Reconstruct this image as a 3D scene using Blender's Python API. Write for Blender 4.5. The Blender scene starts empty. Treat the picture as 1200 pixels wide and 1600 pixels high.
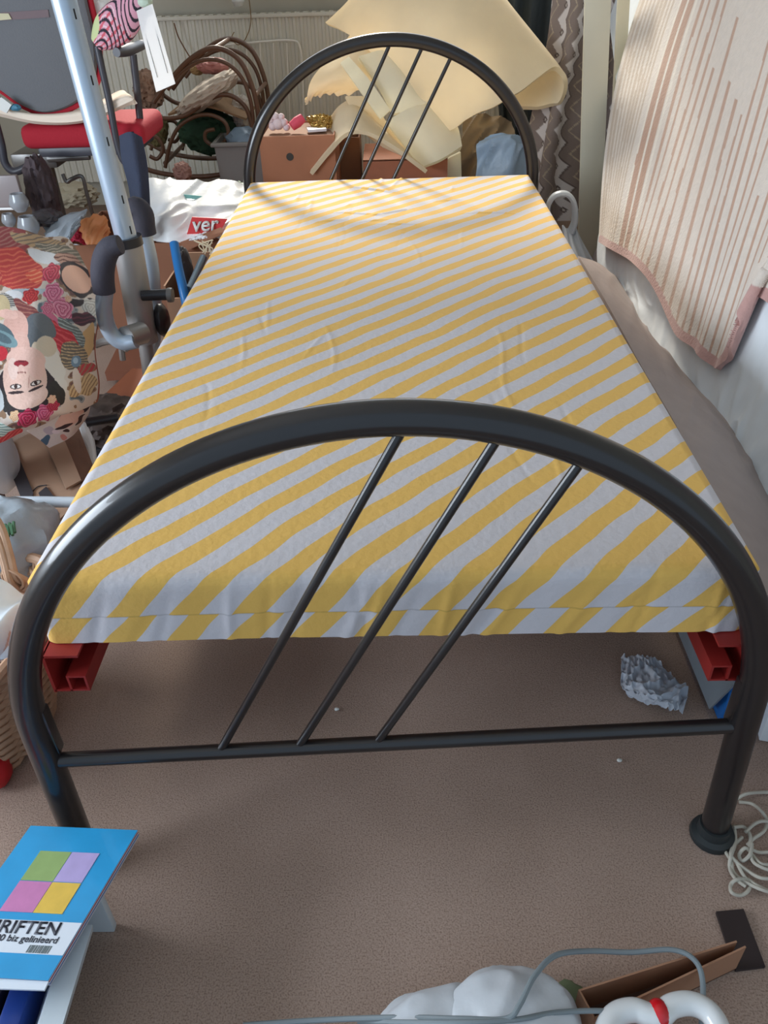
import bpy, bmesh, math, random
import numpy as np
from mathutils import Vector, Matrix, noise

# ---------------------------------------------------------------- camera
SC = bpy.context.scene
COL = SC.collection
CAM = np.array([.0089, -.6789, 1.1129]); FPX = 1247.27
def _axes(p, yw, r):
    p, yw, r = math.radians(p), math.radians(yw), math.radians(r)
    f = np.array([math.sin(yw)*math.cos(p), math.cos(yw)*math.cos(p), -math.sin(p)])
    rt = np.cross(f, [0, 0, 1]); rt /= np.linalg.norm(rt); up = np.cross(rt, f)
    return math.cos(r)*rt+math.sin(r)*up, -math.sin(r)*rt+math.cos(r)*up, f
AR, AU, AF = _axes(35.7272, -1.4028, -1.9707)
cd = bpy.data.cameras.new('camera'); cam = bpy.data.objects.new('camera', cd); COL.objects.link(cam)
cd.sensor_fit = 'VERTICAL'; cd.sensor_height = 36; cd.lens = FPX*36/1600; cd.clip_start = .02
M3 = Matrix((AR, AU, -AF)).transposed()
cam.matrix_world = Matrix.Translation(CAM.tolist()) @ M3.to_4x4()
SC.camera = cam

# ---------------------------------------------------------------- light
SC.view_settings.view_transform = 'Standard'; SC.view_settings.look = 'None'
SC.view_settings.gamma = 1; SC.view_settings.exposure = -.12
try: SC.view_settings.use_curve_mapping = False
except Exception: pass
w = bpy.data.worlds.new('world'); SC.world = w; w.use_nodes = True
bg = w.node_tree.nodes['Background']; bg.inputs[0].default_value = (.64, .81, 1.0, 1); bg.inputs[1].default_value = .80
sd = bpy.data.lights.new('sun', 'SUN'); sd.energy = 5.5; sd.angle = math.radians(9.0); sd.color = (1, .93, .8)
sun = bpy.data.objects.new('sun', sd); COL.objects.link(sun)
SUN_EL, SUN_AZ = 32.5, 6.0       # shines through the back window towards the camera
dv = Vector((math.sin(math.radians(SUN_AZ))*math.cos(math.radians(SUN_EL)), -math.cos(math.radians(SUN_AZ))*math.cos(math.radians(SUN_EL)), -math.sin(math.radians(SUN_EL))))
sun.rotation_euler = dv.to_track_quat('-Z', 'Y').to_euler(); sun.location = (0, 6, 4)
def area(name, loc, aim, sx, sy, e, col):
    l = bpy.data.lights.new(name, 'AREA'); l.shape = 'RECTANGLE'; l.size = sx; l.size_y = sy; l.energy = e; l.color = col
    o = bpy.data.objects.new(name, l); COL.objects.link(o); o.location = loc
    o.rotation_euler = (Vector(aim)-Vector(loc)).to_track_quat('-Z', 'Y').to_euler(); return o
area('back_window_daylight', (-.1, 3.86, 1.6), (0, 1.2, .4), 2.3, 1.05, 14, (.95, .97, 1))
area('left_cool_fill', (-2.22, .1, .95), (0, .3, .75), 1.8, .8, 74, (.78, .88, 1))  # cool side fill added to lift the white sheet; left wall has no window

# ---------------------------------------------------------------- materials
def lin(c):
    c = np.asarray(c, float)/255.
    return np.where(c <= .04045, c/12.92, ((c+.055)/1.055)**2.4)
def L(c): return tuple(lin(c))+(1,)
MC = {}
def mat(name, col, rough=.7, metal=0, var=0, vs=20, bump=0, bs=80, alpha=1, trans=0, attr=False, sheen=0, coat=0, spec=None, sub=0, tl=0):
    if name in MC: return MC[name]
    m = bpy.data.materials.new(name); m.use_nodes = True; MC[name] = m
    nt = m.node_tree; b = nt.nodes['Principled BSDF']; N = nt.nodes.new; K = nt.links.new
    b.inputs['Roughness'].default_value = rough; b.inputs['Metallic'].default_value = metal
    b.inputs['Alpha'].default_value = alpha; b.inputs['Transmission Weight'].default_value = trans
    b.inputs['Coat Weight'].default_value = coat; b.inputs['Sheen Weight'].default_value = sheen
    if spec is not None: b.inputs['Specular IOR Level'].default_value = spec
    tc = N('ShaderNodeTexCoord')
    if attr:
        a = N('ShaderNodeAttribute'); a.attribute_name = 'Col'; src = a.outputs['Color']
    else:
        r = N('ShaderNodeRGB'); r.outputs[0].default_value = L(col); src = r.outputs[0]
    if var:
        n = N('ShaderNodeTexNoise'); n.inputs['Scale'].default_value = vs; n.inputs['Detail'].default_value = 4
        K(tc.outputs['Object'], n.inputs['Vector'])
        mr = N('ShaderNodeMapRange'); mr.inputs['From Min'].default_value = .3; mr.inputs['From Max'].default_value = .7
        mr.inputs['To Min'].default_value = 1-var; mr.inputs['To Max'].default_value = 1+var; K(n.outputs['Fac'], mr.inputs['Value'])
        mx = N('ShaderNodeVectorMath'); mx.operation = 'SCALE'; K(src, mx.inputs[0]); K(mr.outputs[0], mx.inputs['Scale']); src = mx.outputs[0]
    K(src, b.inputs['Base Color'])
    if bump:
        n = N('ShaderNodeTexNoise'); n.inputs['Scale'].default_value = bs; n.inputs['Detail'].default_value = 5; K(tc.outputs['Object'], n.inputs['Vector'])
        bp = N('ShaderNodeBump'); bp.inputs['Strength'].default_value = bump; bp.inputs['Distance'].default_value = .004
        K(n.outputs['Fac'], bp.inputs['Height']); K(bp.outputs[0], b.inputs['Normal'])
    if tl:
        ts = N('ShaderNodeBsdfTranslucent'); K(src, ts.inputs['Color']); ms = N('ShaderNodeMixShader'); ms.inputs[0].default_value = tl
        K(b.outputs[0], ms.inputs[1]); K(ts.outputs[0], ms.inputs[2]); K(ms.outputs[0], nt.nodes['Material Output'].inputs['Surface'])
    if sub:
        b.inputs['Subsurface Weight'].default_value = sub; b.inputs['Subsurface Radius'].default_value = (.02, .015, .01)
    return m

PLASTIC = lambda: mat('white_plastic_film', (228, 232, 236), .32, alpha=.95, bump=.2, bs=60, tl=.3)
BLACKM = lambda: mat('black_enamel', (34, 31, 32), .28, coat=.3, var=.06, vs=30)
CARD = lambda: mat('cardboard', (150, 112, 86), .85, var=.07, vs=14)
CARD2 = lambda: mat('orange_cardboard', (176, 118, 88), .85, var=.05, vs=14)
WHITE = lambda: mat('white_paint', (222, 224, 220), .5, var=.03, vs=8)

# ---------------------------------------------------------------- geometry helpers
def at(px, py, x=None, y=None, z=None):
    """a point of the room seen at that place of the 1200x1600 frame, on a plane of known x, y or z"""
    d = AF+(px-600)/FPX*AR-(py-800)/FPX*AU
    if z is not None: t = (z-CAM[2])/d[2]
    elif y is not None: t = (y-CAM[1])/d[1]
    else: t = (x-CAM[0])/d[0]
    return CAM+t*d
def V(a): return Vector([float(i) for i in a])
def smooth(me, ang=None):
    me.polygons.foreach_set('use_smooth', [True]*len(me.polygons))
    if ang is not None:
        try: me.set_sharp_from_angle(angle=math.radians(ang))
        except Exception: pass
class MB:
    def __init__(s): s.bm = bmesh.new(); s.idx = 0
    def _fm(s, faces):
        for f in faces: f.material_index = s.idx
    def box(s, c, d, rot=None, bev=.0, seg=2):
        t = bmesh.new(); bmesh.ops.create_cube(t, size=1)
        for v in t.verts: v.co = Vector((v.co.x*d[0], v.co.y*d[1], v.co.z*d[2]))
        if bev: bmesh.ops.bevel(t, geom=t.edges[:], offset=bev, segments=seg, affect='EDGES', profile=.6)
        m = Matrix.Translation(V(c)) @ (rot.to_4x4() if rot is not None else Matrix())
        t.transform(m); s.merge(t); return s
    def merge(s, t):
        for f in t.faces: f.material_index = s.idx
        me = bpy.data.meshes.new('t'); t.to_mesh(me); t.free(); s.bm.from_mesh(me); bpy.data.meshes.remove(me)
    def tube(s, pts, r, n=14, sub=6, closed=False, caps=True, flat=1.0):
        P = [V(p) for p in pts]; R = r if hasattr(r, '__len__') else [r]*len(P)
        Q = []; QR = []
        m = len(P)
        rng = m if closed else m-1
        for i in range(rng):
            if closed: a, b, c, d = P[(i-1) % m], P[i], P[(i+1) % m], P[(i+2) % m]
            else: a, b, c, d = P[max(i-1, 0)], P[i], P[i+1], P[min(i+2, m-1)]
            for k in range(sub):
                t = k/sub
                Q.append(.5*((2*b)+(c-a)*t+(2*a-5*b+4*c-d)*t*t+(3*b-a-3*c+d)*t**3)); QR.append(R[i]*(1-t)+R[(i+1) % m]*t)
        if not closed: Q.append(P[-1]); QR.append(R[-1])
        t = bmesh.new(); rings = []
        N = len(Q); pn = None
        for i in range(N):
            if closed: T = (Q[(i+1) % N]-Q[i-1])
            else: T = Q[min(i+1, N-1)]-Q[max(i-1, 0)]
            if T.length < 1e-9: T = Vector((0, 0, 1))
            T.normalize()
            if pn is None:
                up = Vector((0, 0, 1)) if abs(T.z) < .9 else Vector((1, 0, 0))
                pn = T.cross(up).normalized()
            pn = (pn-T*pn.dot(T)).normalized(); bn = T.cross(pn)
            rings.append([t.verts.new(Q[i]+pn*math.cos(2*math.pi*k/n)*QR[i]+bn*math.sin(2*math.pi*k/n)*QR[i]*flat) for k in range(n)])
        for i in range(N if closed else N-1):
            a, b = rings[i], rings[(i+1) % N]
            for k in range(n): t.faces.new((a[k], a[(k+1) % n], b[(k+1) % n], b[k]))
        if not closed and caps: t.faces.new(rings[0][::-1]); t.faces.new(rings[-1])
        bmesh.ops.recalc_face_normals(t, faces=t.faces); s.merge(t); return s
    def lathe(s, c, prof, n=28, rot=None, sc=(1, 1)):
        t = bmesh.new(); rings = []
        for r, z in prof: rings.append([t.verts.new((r*sc[0]*math.cos(2*math.pi*k/n), r*sc[1]*math.sin(2*math.pi*k/n), z)) for k in range(n)])
        for a, b in zip(rings, rings[1:]):
            for k in range(n): t.faces.new((a[k], a[(k+1) % n], b[(k+1) % n], b[k]))
        t.faces.new(rings[0][::-1]); t.faces.new(rings[-1])
        bmesh.ops.remove_doubles(t, verts=t.verts, dist=1e-5)
        t.transform(Matrix.Translation(V(c)) @ (rot.to_4x4() if rot is not None else Matrix())); s.merge(t); return s
    def prism(s, poly, off):
        """closed polygon of 3D points pushed by vector off"""
        t = bmesh.new(); a = [t.verts.new(V(p)) for p in poly]; b = [t.verts.new(V(p)+V(off)) for p in poly]
        t.faces.new(a); t.faces.new(b[::-1]); n = len(a)
        for i in range(n): t.faces.new((a[i], b[i], b[(i+1) % n], a[(i+1) % n]))
        bmesh.ops.recalc_face_normals(t, faces=t.faces); s.merge(t); return s
    def blob(s, c, size, seed=0, amp=.25, fr=2.2, sub=4, rot=None, ridge=True, flatz=None):
        t = bmesh.new(); bmesh.ops.create_icosphere(t, subdivisions=sub, radius=1); o = Vector((seed*7.3, seed*3.1, seed*1.7))
        for v in t.verts:
            p = v.co*fr+o; n = noise.fractal(p, 1, 2, 4)
            if ridge == 'soft': n = (1-abs(noise.noise(Vector((p.x*2.2, p.y*.8, p.z*2.2))))*3)*.5+n*.5
            elif ridge: n = (1-abs(noise.noise(p*1.3))*3)*.5+n*.6+.25*(1-4*abs(noise.noise(p*2.9)))
            v.co = v.co*(1+amp*n)
            v.co = Vector((v.co.x*size[0], v.co.y*size[1], v.co.z*size[2]))
            if flatz is not None and v.co.z < flatz: v.co.z = flatz+(v.co.z-flatz)*.05
        t.transform(Matrix.Translation(V(c)) @ (rot.to_4x4() if rot is not None else Matrix())); s.merge(t); return s
    def build(s, name, mats, parent=None, sm=35, label=None):
        me = bpy.data.meshes.new(name); s.bm.to_mesh(me); s.bm.free()
        for m in (mats if isinstance(mats, (list, tuple)) else [mats]): me.materials.append(m)
        if sm is not None: smooth(me, sm)
        return link(name, me, parent, label)
def link(name, me, parent=None, label=None):
    o = bpy.data.objects.new(name, me); COL.objects.link(o)
    if parent is not None:
        o.parent = parent; o.matrix_parent_inverse = Matrix.Translation(-parent.location)
    if label: o['label'] = label
    return o
def thing(name, label, cat, loc, group=None):
    o = bpy.data.objects.new(name, None); COL.objects.link(o); o.location = V(loc); o.empty_display_size = .05
    o['label'] = label; o['category'] = cat
    if group: o['group'] = group
    return o
def tag(o, label, cat, group=None):
    o['label'] = label; o['category'] = cat
    if group: o['group'] = group
    return o
def struct(o): o['kind'] = 'structure'; return o
def RZ(a): return Matrix.Rotation(math.radians(a), 3, 'Z')
def RX(a): return Matrix.Rotation(math.radians(a), 3, 'X')
def RY(a): return Matrix.Rotation(math.radians(a), 3, 'Y')

def resample(C, n, m):
    """smooth grid n x m through a control grid of 3D points (rows x cols)"""
    C = np.asarray(C, float)
    def cr(A, k):
        N = A.shape[0]; t = np.linspace(0, N-1, k); i = np.minimum(t.astype(int), N-2); f = (t-i)[:, None, None]
        g = lambda j: A[np.clip(j, 0, N-1)]
        a, b, c, d = g(i-1), g(i), g(i+1), g(i+2)
        # mirror the ends so that edges stay straight
        a = np.where((i == 0)[:, None, None], 2*b-c, a); d = np.where((i == N-2)[:, None, None], 2*c-b, d)
        return .5*(2*b+(c-a)*f+(2*a-5*b+4*c-d)*f*f+(3*b-a-3*c+d)*f**3)
    G = cr(C, n); return cr(G.transpose(1, 0, 2), m).transpose(1, 0, 2)
def gnormals(G):
    du = np.gradient(G, axis=0); dv_ = np.gradient(G, axis=1); N = np.cross(du, dv_); l = np.linalg.norm(N, axis=2, keepdims=True); return N/np.maximum(l, 1e-12)
def fbm(X, Y, seed=0, sc=1.0, octs=3):
    out = np.zeros(X.shape); it = np.nditer(X, flags=['multi_index'])
    for _ in it:
        i = it.multi_index; out[i] = noise.fractal(Vector((X[i]*sc+seed*5.1, Y[i]*sc-seed*3.7, seed*1.3)), 1, 2, octs)
    return out
def vn(X, Y, seed=0):
    """fast value noise on arrays"""
    xi = np.floor(X).astype(int); yi = np.floor(Y).astype(int); fx = X-xi; fy = Y-yi; fx = fx*fx*(3-2*fx); fy = fy*fy*(3-2*fy)
    def h(a, b):
        s_ = np.sin(a*127.1+b*311.7+seed*74.7)*43758.5453; return s_-np.floor(s_)
    return (h(xi, yi)*(1-fx)+h(xi+1, yi)*fx)*(1-fy)+(h(xi, yi+1)*(1-fx)+h(xi+1, yi+1)*fx)*fy
def sheet(name, G, m, thick=.003, parent=None, col=None, label=None, toward=None, close_uv=False):
    """solid sheet of thickness thick over the point grid G; col is an (n,m,3) array of colours"""
    n, k = G.shape[:2]; N = gnormals(G)
    if toward is None: toward = CAM
    if np.sum(N*(np.asarray(toward)-G)) < 0: N = -N
    A = G.reshape(-1, 3); B = (G-N*thick).reshape(-1, 3)
    ii, jj = np.meshgrid(np.arange(n-1), np.arange(k-1), indexing='ij'); a = (ii*k+jj).ravel()
    top = np.stack([a, a+1, a+k+1, a+k], 1); bot = top[:, ::-1]+n*k
    rim = [(i, i+1) for i in range(k-1)]+[(i*k+k-1, (i+1)*k+k-1) for i in range(n-1)]+[((n-1)*k+i+1, (n-1)*k+i) for i in range(k-1)]+[((i+1)*k, i*k) for i in range(n-1)]
    sid = np.array([(p, p+n*k, q+n*k, q) for p, q in rim])
    F = np.concatenate([top, bot, sid])
    me = bpy.data.meshes.new(name); me.from_pydata(np.concatenate([A, B]).tolist(), [], F.tolist())
    bm = bmesh.new(); bm.from_mesh(me); bmesh.ops.recalc_face_normals(bm, faces=bm.faces); bm.to_mesh(me); bm.free()
    me.materials.append(m); smooth(me, 50)
    if col is not None:
        c = lin(col).reshape(-1, 3); c = np.concatenate([c, c]); c = np.concatenate([c, np.ones((len(c), 1))], 1)
        at_ = me.color_attributes.new('Col', 'FLOAT_COLOR', 'POINT'); at_.data.foreach_set('color', c.ravel().astype(np.float32))
    return link(name, me, parent, label)
def quad(cs, n=24, m=24): return resample(cs, n, m)
def PG(rows):
    """rows of (px,py,depth) -> 3D control grid"""
    return [[at(p[0], p[1], y=p[2]) for p in r] for r in rows]
def text(body, size, m, parent, origin, ux, uy, shear=0., bold=.0, name='lettering', thick=.0006, sx=1.0):
    cu = bpy.data.curves.new('txt', 'FONT'); cu.body = body; cu.size = size; cu.shear = shear; cu.offset = bold; cu.extrude = 0
    o = bpy.data.objects.new('txt', cu); COL.objects.link(o); bpy.context.view_layer.update()
    dg = bpy.context.evaluated_depsgraph_get(); me = bpy.data.meshes.new_from_object(o.evaluated_get(dg)); bpy.data.objects.remove(o)
    ux, uy = V(ux).normalized(), V(uy); uy = (uy-ux*uy.dot(ux)).normalized(); nz = ux.cross(uy)
    bm = bmesh.new(); bm.from_mesh(me)
    r = bmesh.ops.extrude_face_region(bm, geom=bm.faces[:]); 
    for e in r['geom']:
        if isinstance(e, bmesh.types.BMVert): e.co.z += thick
    for v in bm.verts: v.co = V(origin)+ux*v.co.x*sx+uy*v.co.y+nz*v.co.z
    bmesh.ops.recalc_face_normals(bm, faces=bm.faces); bm.to_mesh(me); bm.free(); me.materials.clear(); me.materials.append(m); me.name = name
    return link(name, me, parent)

# ================================================================ THE ROOM
def carpet():
    m = bpy.data.materials.new('brown_loop_carpet'); m.use_nodes = True; nt = m.node_tree; b = nt.nodes['Principled BSDF']; N = nt.nodes.new; K = nt.links.new
    b.inputs['Roughness'].default_value = .95; b.inputs['Specular IOR Level'].default_value = .15
    tc = N('ShaderNodeTexCoord')
    vo = N('ShaderNodeTexVoronoi'); vo.inputs['Scale'].default_value = 420; K(tc.outputs['Object'], vo.inputs['Vector'])
    n1 = N('ShaderNodeTexNoise'); n1.inputs['Scale'].default_value = 3; n1.inputs['Detail'].default_value = 4; K(tc.outputs['Object'], n1.inputs['Vector'])
    n2 = N('ShaderNodeTexNoise'); n2.inputs['Scale'].default_value = 420; n2.inputs['Detail'].default_value = 2; K(tc.outputs['Object'], n2.inputs['Vector'])
    r1 = N('ShaderNodeValToRGB'); r1.color_ramp.elements[0].color = L((158, 136, 122)); r1.color_ramp.elements[1].color = L((174, 151, 137)); r1.color_ramp.elements[0].position = .35; r1.color_ramp.elements[1].position = .65
    K(n1.outputs['Fac'], r1.inputs[0])
    r2 = N('ShaderNodeValToRGB'); r2.color_ramp.elements[0].color = (.55, .5, .48, 1); r2.color_ramp.elements[1].color = (1.1, 1.1, 1.1, 1); r2.color_ramp.elements[0].position = .3; r2.color_ramp.elements[1].position = .56
    K(n2.outputs['Fac'], r2.inputs[0])
    mx = N('ShaderNodeMix'); mx.data_type = 'RGBA'; mx.blend_type = 'MULTIPLY'; mx.inputs['Factor'].default_value = .8
    K(r1.outputs[0], mx.inputs[6]); K(r2.outputs[0], mx.inputs[7]); K(mx.outputs[2], b.inputs['Base Color'])
    bp = N('ShaderNodeBump'); bp.inputs['Strength'].default_value = .2; bp.inputs['Distance'].default_value = .002; K(vo.outputs['Distance'], bp.inputs['Height']); K(bp.outputs[0], b.inputs['Normal'])
    return m
struct(MB().box((-.2, 1.3, -.05), (4.2, 5.2, .1)).build('floor', carpet(), sm=None))
WALL = mat('wall_paint', (206, 200, 184), .85, var=.05, vs=5, bump=.1, bs=40)
WY = 3.72; SILL = 1.0; LINT = 2.10; WX0, WX1 = -1.25, 1.25
wb = MB()
wb.box((-.2, WY+.09, SILL/2), (4.2, .18, SILL)); wb.box((-.2, WY+.09, (LINT+2.5)/2), (4.2, .18, 2.5-LINT))
wb.box(((-2.3+WX0)/2, WY+.09, (SILL+LINT)/2), (WX0+2.3, .18, LINT-SILL)); wb.box(((1.9+WX1)/2, WY+.09, (SILL+LINT)/2), (1.9-WX1, .18, LINT-SILL))
struct(wb.build('wall_back', WALL, sm=None))
struct(MB().box((-.2, 1.3, 2.55), (4.4, 5.2, .1)).build('ceiling', mat('ceiling_white', (225, 222, 215), .9), sm=None))
struct(MB().box((-2.35, 1.3, 1.25), (.1, 5.2, 2.5)).build('wall_left', WALL, sm=None))
struct(MB().box((1.95, 1.3, 1.25), (.1, 5.2, 2.5)).build('wall_right', WALL, sm=None))
wf = MB()
for x in (WX0+.03, 0, WX1-.03): wf.box((x, WY+.1, (SILL+LINT)/2), (.05, .05, LINT-SILL), bev=.004)
for z in (SILL+.02, LINT-.02): wf.box((0, WY+.1, z), (WX1-WX0, .05, .05), bev=.004)
struct(wf.build('window_1', WHITE()))
struct(MB().box((0, WY-.03, SILL+.0), (2.6, .2, .035), bev=.006).build('trim_1', WHITE()))
# radiator
rad = thing('radiator', 'wide cream panel radiator with vertical ribs below the window', 'radiator', (-.5, 3.64, .12))
prof = []; x0r, x1r = -1.75, .62; nx = int((x1r-x0r)/.0333)
rm = mat('radiator_enamel', (226, 222, 208), .45, var=.04, vs=6)
bm_ = MB()
pts = []
for i in range(nx):
    x = x0r+i*.0333
    for dx, dy in ((0, 0), (.010, 0), (.014, -.007), (.026, -.007), (.030, 0)): pts.append((x+dx, 3.615+dy))
poly = [(x, y, .14) for x, y in pts]+[(x1r, 3.64, .14), (x0r, 3.64, .14)]
bm_.prism(poly, (0, 0, .69)); bm_.build('ribbed_panel', rm, rad, sm=None)
g = MB(); g.box(((x0r+x1r)/2, 3.64, .838), (x1r-x0r+.02, .085, .016), bev=.004)
for i in range(60): g.box((x0r+.03+i*.0395, 3.64, .847), (.022, .05, .004))
g.build('top_grille', rm, rad)
for q_ in (x0r-.008, x1r+.008): MB().box((q_, 3.645, .485), (.014, .08, .71), bev=.004).build('side_panel', rm, rad)
g = MB(); g.tube([(x1r-.06, 3.65, .15), (x1r-.06, 3.65, 0)], .011, sub=1); g.build('pipe', rm, rad)
for q_ in (x0r+.3, x1r-.3): MB().box((q_, 3.67, .07), (.03, .03, .14)).build('bracket', rm, rad)

# ================================================================ THE BED
FY, FL, FR, ZA, HA, NS, W_ = .0317, .0544, .0151, .2895, .4258, 1.9757, .4693
def TF(x, z):
    x2 = x*math.cos(FR)-z*math.sin(FR); z2 = z*math.cos(FR)+x*math.sin(FR)
    return (x2*math.cos(FY), x2*math.sin(FY)+z2*FL, z2)
HY, HZ = 2.1085, .1472
def TH(x, z): return (x, HY+x*.0034, z+x*.0063)
def archpts(T, dz, z0=.0):
    P = [T(-W_, z) for z in np.linspace(z0, ZA+dz, 6)[:-1]]
    for t in np.linspace(math.pi, 0, 49):
        c, s_ = math.cos(t), math.sin(t)
        P.append(T(W_*math.copysign(abs(c)**(2/NS), c), ZA+dz+HA*abs(s_)**(2/NS)))
    P += [T(W_, z) for z in np.linspace(ZA+dz, z0, 6)[1:]]
    return P
bed = thing('bed_frame', 'black tubular metal single bed frame with rounded arched head and foot', 'bed', (0, 1.05, 0))
BK = BLACKM(); RED = mat('red_primer_metal', (150, 38, 34), .5, var=.1, vs=25)
def endpiece(name, T, dz, bars, zc):
    f = MB().tube(archpts(T, dz, .012), .0198, n=24, sub=2).build(name, BK, bed)
    MB().tube([T(-W_+.015, zc), T(W_-.015, zc)], .0105, n=16, sub=1).build('crossbar', BK, f)
    for b0, b1 in bars:
        zz = ZA+dz+HA*(1-abs(b1/W_)**NS)**(1/NS)-.018
        MB().tube([T(b0, zc), T(b1, zz)], .0058, n=12, sub=1).build('spindle', BK, f)
    for sx in (-1, 1):
        p = T(sx*W_, 0); q = T(sx*W_, .03)
        MB().lathe((p[0], p[1], .0005), [(.0, 0), (.032, 0), (.033, .004), (.031, .010), (.024, .014), (.0225, .03), (0, .03)]).build('foot_cap', mat('black_rubber', (40, 46, 48), .5), f)
        MB().box((T(sx*(W_-.017), .28)[0], T(sx*(W_-.017), .28)[1]+.004, .28), (.010, .018, .085), bev=.003).build('rail_bracket', BK, f)
    return f
endpiece('footboard', TF, 0, [(-.2372, .0215), (-.1317, .1209), (-.0262, .2115)], .2321)
endpiece('headboard', TH, HZ, [(-.245, .0039), (-.14, .1021), (-.035, .1909)], .2321+HZ)
# red side rails: an angle with a small hollow tube along its foot
for sx in (-1, 1):
    y0, ln = .045, 2.03; yc = y0+ln/2; x = sx*.456
    g = MB(); g.box((x, yc, .340), (.004, ln, .068)); g.box((x-sx*.023, yc, .372), (.046, ln, .004))
    g.build('side_rail', RED, bed, sm=None, label='red painted side rail')
    g = MB(); xt = x-sx*.034
    for dx, dz, w2, h2 in ((0, .0125, .026, .003), (0, -.0125, .026, .003), (.0115, 0, .003, .022), (-.0115, 0, .003, .022)): g.box((xt+dx, yc, .322+dz), (w2, ln, h2))
    g.box((x-sx*.012, yc, .309), (.024, ln, .003))
    g.build('rail_tube', RED, bed, sm=None, label='red hollow tube along the side rail')
for i in range(7):
    MB().box((0, .42+i*.26, .3725), (.80, .05, .006)).build('slat', RED, bed, sm=None)

# mattress ------------------------------------------------------------
MX, MY0, ML, ZT, TH_ = -.0045, .068, 2.0, .4781, .1027
def mattress():
    n, m = 240, 420; r = .015; rc = .020
    # profile across: build as closed loop lofted; top surface + wrap down the sides
    def ext(t_arr): return t_arr
    # unwrapped coordinates a (across) and b (along) wrap over rounded edge
    hx, hy = .457, ML/2
    side = TH_
    def wrap(s, h):
        """s unwrapped distance from centre -> (pos, drop)"""
        a = np.abs(s); sg = np.sign(s); fl = h-r; q = math.pi/2*r
        pos = np.where(a < fl, a, np.where(a < fl+q, fl+r*np.sin(np.clip((a-fl)/r, 0, math.pi/2)), h))
        drop = np.where(a < fl, 0, np.where(a < fl+q, r-r*np.cos(np.clip((a-fl)/r, 0, math.pi/2)), r+(a-fl-q)))
        return sg*pos, drop
    fullx = hx-r+math.pi/2*r+(side-r); fully = hy-r+math.pi/2*r+(side-r)
    # rows: dense near edges
    def spaced(full, h, k):
        inner = np.linspace(-(h-r), h-r, k); e = np.linspace(0, full-(h-r), 12)[1:]
        return np.concatenate([-(h-r)-e[::-1], inner, (h-r)+e])
    A = spaced(fullx, hx, n); B = spaced(fully, hy, m)
    AA, BB = np.meshgrid(A, B, indexing='ij')
    X, dx = wrap(AA, hx); Y, dy = wrap(BB, hy)
    drop = np.maximum(dx, dy)
    # where both drop (corners) the sheet is gathered: clamp
    Z = ZT-np.minimum(drop, side)
    # round plan corners
    ex = np.clip(np.abs(X)-(hx-rc), 0, None); ey = np.clip(np.abs(Y)-(hy-rc), 0, None); d = np.hypot(ex, ey)
    k = np.where(d > rc, rc/np.maximum(d, 1e-9), 1)
    X = np.sign(X)*(np.minimum(np.abs(X), hx-rc)+ex*k); Y = np.sign(Y)*(np.minimum(np.abs(Y), hy-rc)+ey*k)
    wx = AA+MX; wy = BB+MY0+hy
    # soft undulation and creases in the cotton
    top = (drop < .004)
    h = .0030*(vn(wx*5, wy*4, 3)-.5)
    def crease(x0, y0, x1, y1, wdt, dep):
        L_ = math.hypot(x1-x0, y1-y0); ux, uy = (x1-x0)/L_, (y1-y0)/L_
        t = (wx-x0)*ux+(wy-y0)*uy; s_ = (wx-x0)*uy-(wy-y0)*ux+.008*np.sin(t*16+x0*30)
        return dep*np.exp(-(s_/wdt)**2)*np.clip(np.minimum(t, L_-t)/.06, 0, 1)
    rnd = random.Random(5)
    for i in range(26):
        cx = rnd.uniform(-.33, .28); cy = rnd.uniform(.2, 1.75); ln = rnd.uniform(.12, .4); a_ = rnd.uniform(1.35, 1.75)
        h += crease(cx-math.cos(a_)*ln/2, cy-math.sin(a_)*ln/2, cx+math.cos(a_)*ln/2, cy+math.sin(a_)*ln/2, .0030, rnd.choice((.0011, -.0010)))
    for i in range(16):
        cx = rnd.uniform(-.40, .2); cy = rnd.uniform(1.55, 2.0); a_ = rnd.uniform(-.6, .5)+(1.57 if i % 3 == 0 else 0); ln = rnd.uniform(.06, .2)
        h += crease(cx, cy, cx+math.cos(a_)*ln, cy+math.sin(a_)*ln, .005, .0036)
    for i in range(22):   # puckers running down over the foot edge
        cx = rnd.uniform(-.40, .42); a_ = 1.2+rnd.uniform(-.25, .35)
        h += crease(cx, -.06, cx+math.cos(a_)*.14, -.06+math.sin(a_)*.14, .006, rnd.choice((.0028, -.0018)))
    Z = Z+h*np.where(drop < r, 1, 0)
    Y = Y-np.where((BB < 0) & (dy > r*.5), h*1.3, 0)
    P = np.stack([X+MX, Y+MY0+hy, Z], 2)
    nn, mm = AA.shape
    ii, jj = np.meshgrid(np.arange(nn-1), np.arange(mm-1), indexing='ij'); a0 = (ii*mm+jj).ravel()
    F = np.stack([a0, a0+mm, a0+mm+1, a0+1], 1)
    verts = P.reshape(-1, 3).tolist(); faces = F.tolist()
    base = len(verts)
    # bottom: ring of the rim joined flat
    rim = [i*mm for i in range(nn)]+[(nn-1)*mm+j for j in range(1, mm)]+[i*mm+mm-1 for i in range(nn-2, -1, -1)]+[j for j in range(mm-2, 0, -1)]
    faces.append(rim)
    me = bpy.data.meshes.new('mattress'); me.from_pydata(verts, [], faces)
    uv = me.uv_layers.new(name='wrap'); U = wx.ravel(); Vv = wy.ravel()
    li = np.zeros(len(me.loops), dtype=np.int32); me.loops.foreach_get('vertex_index', li)
    uv.data.foreach_set('uv', np.stack([U[li], Vv[li]], 1).ravel().astype(np.float32))
    smooth(me, 60)
    m_ = bpy.data.materials.new('striped_cotton_sheet'); m_.use_nodes = True; nt = m_.node_tree; b = nt.nodes['Principled BSDF']; N = nt.nodes.new; K = nt.links.new
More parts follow.
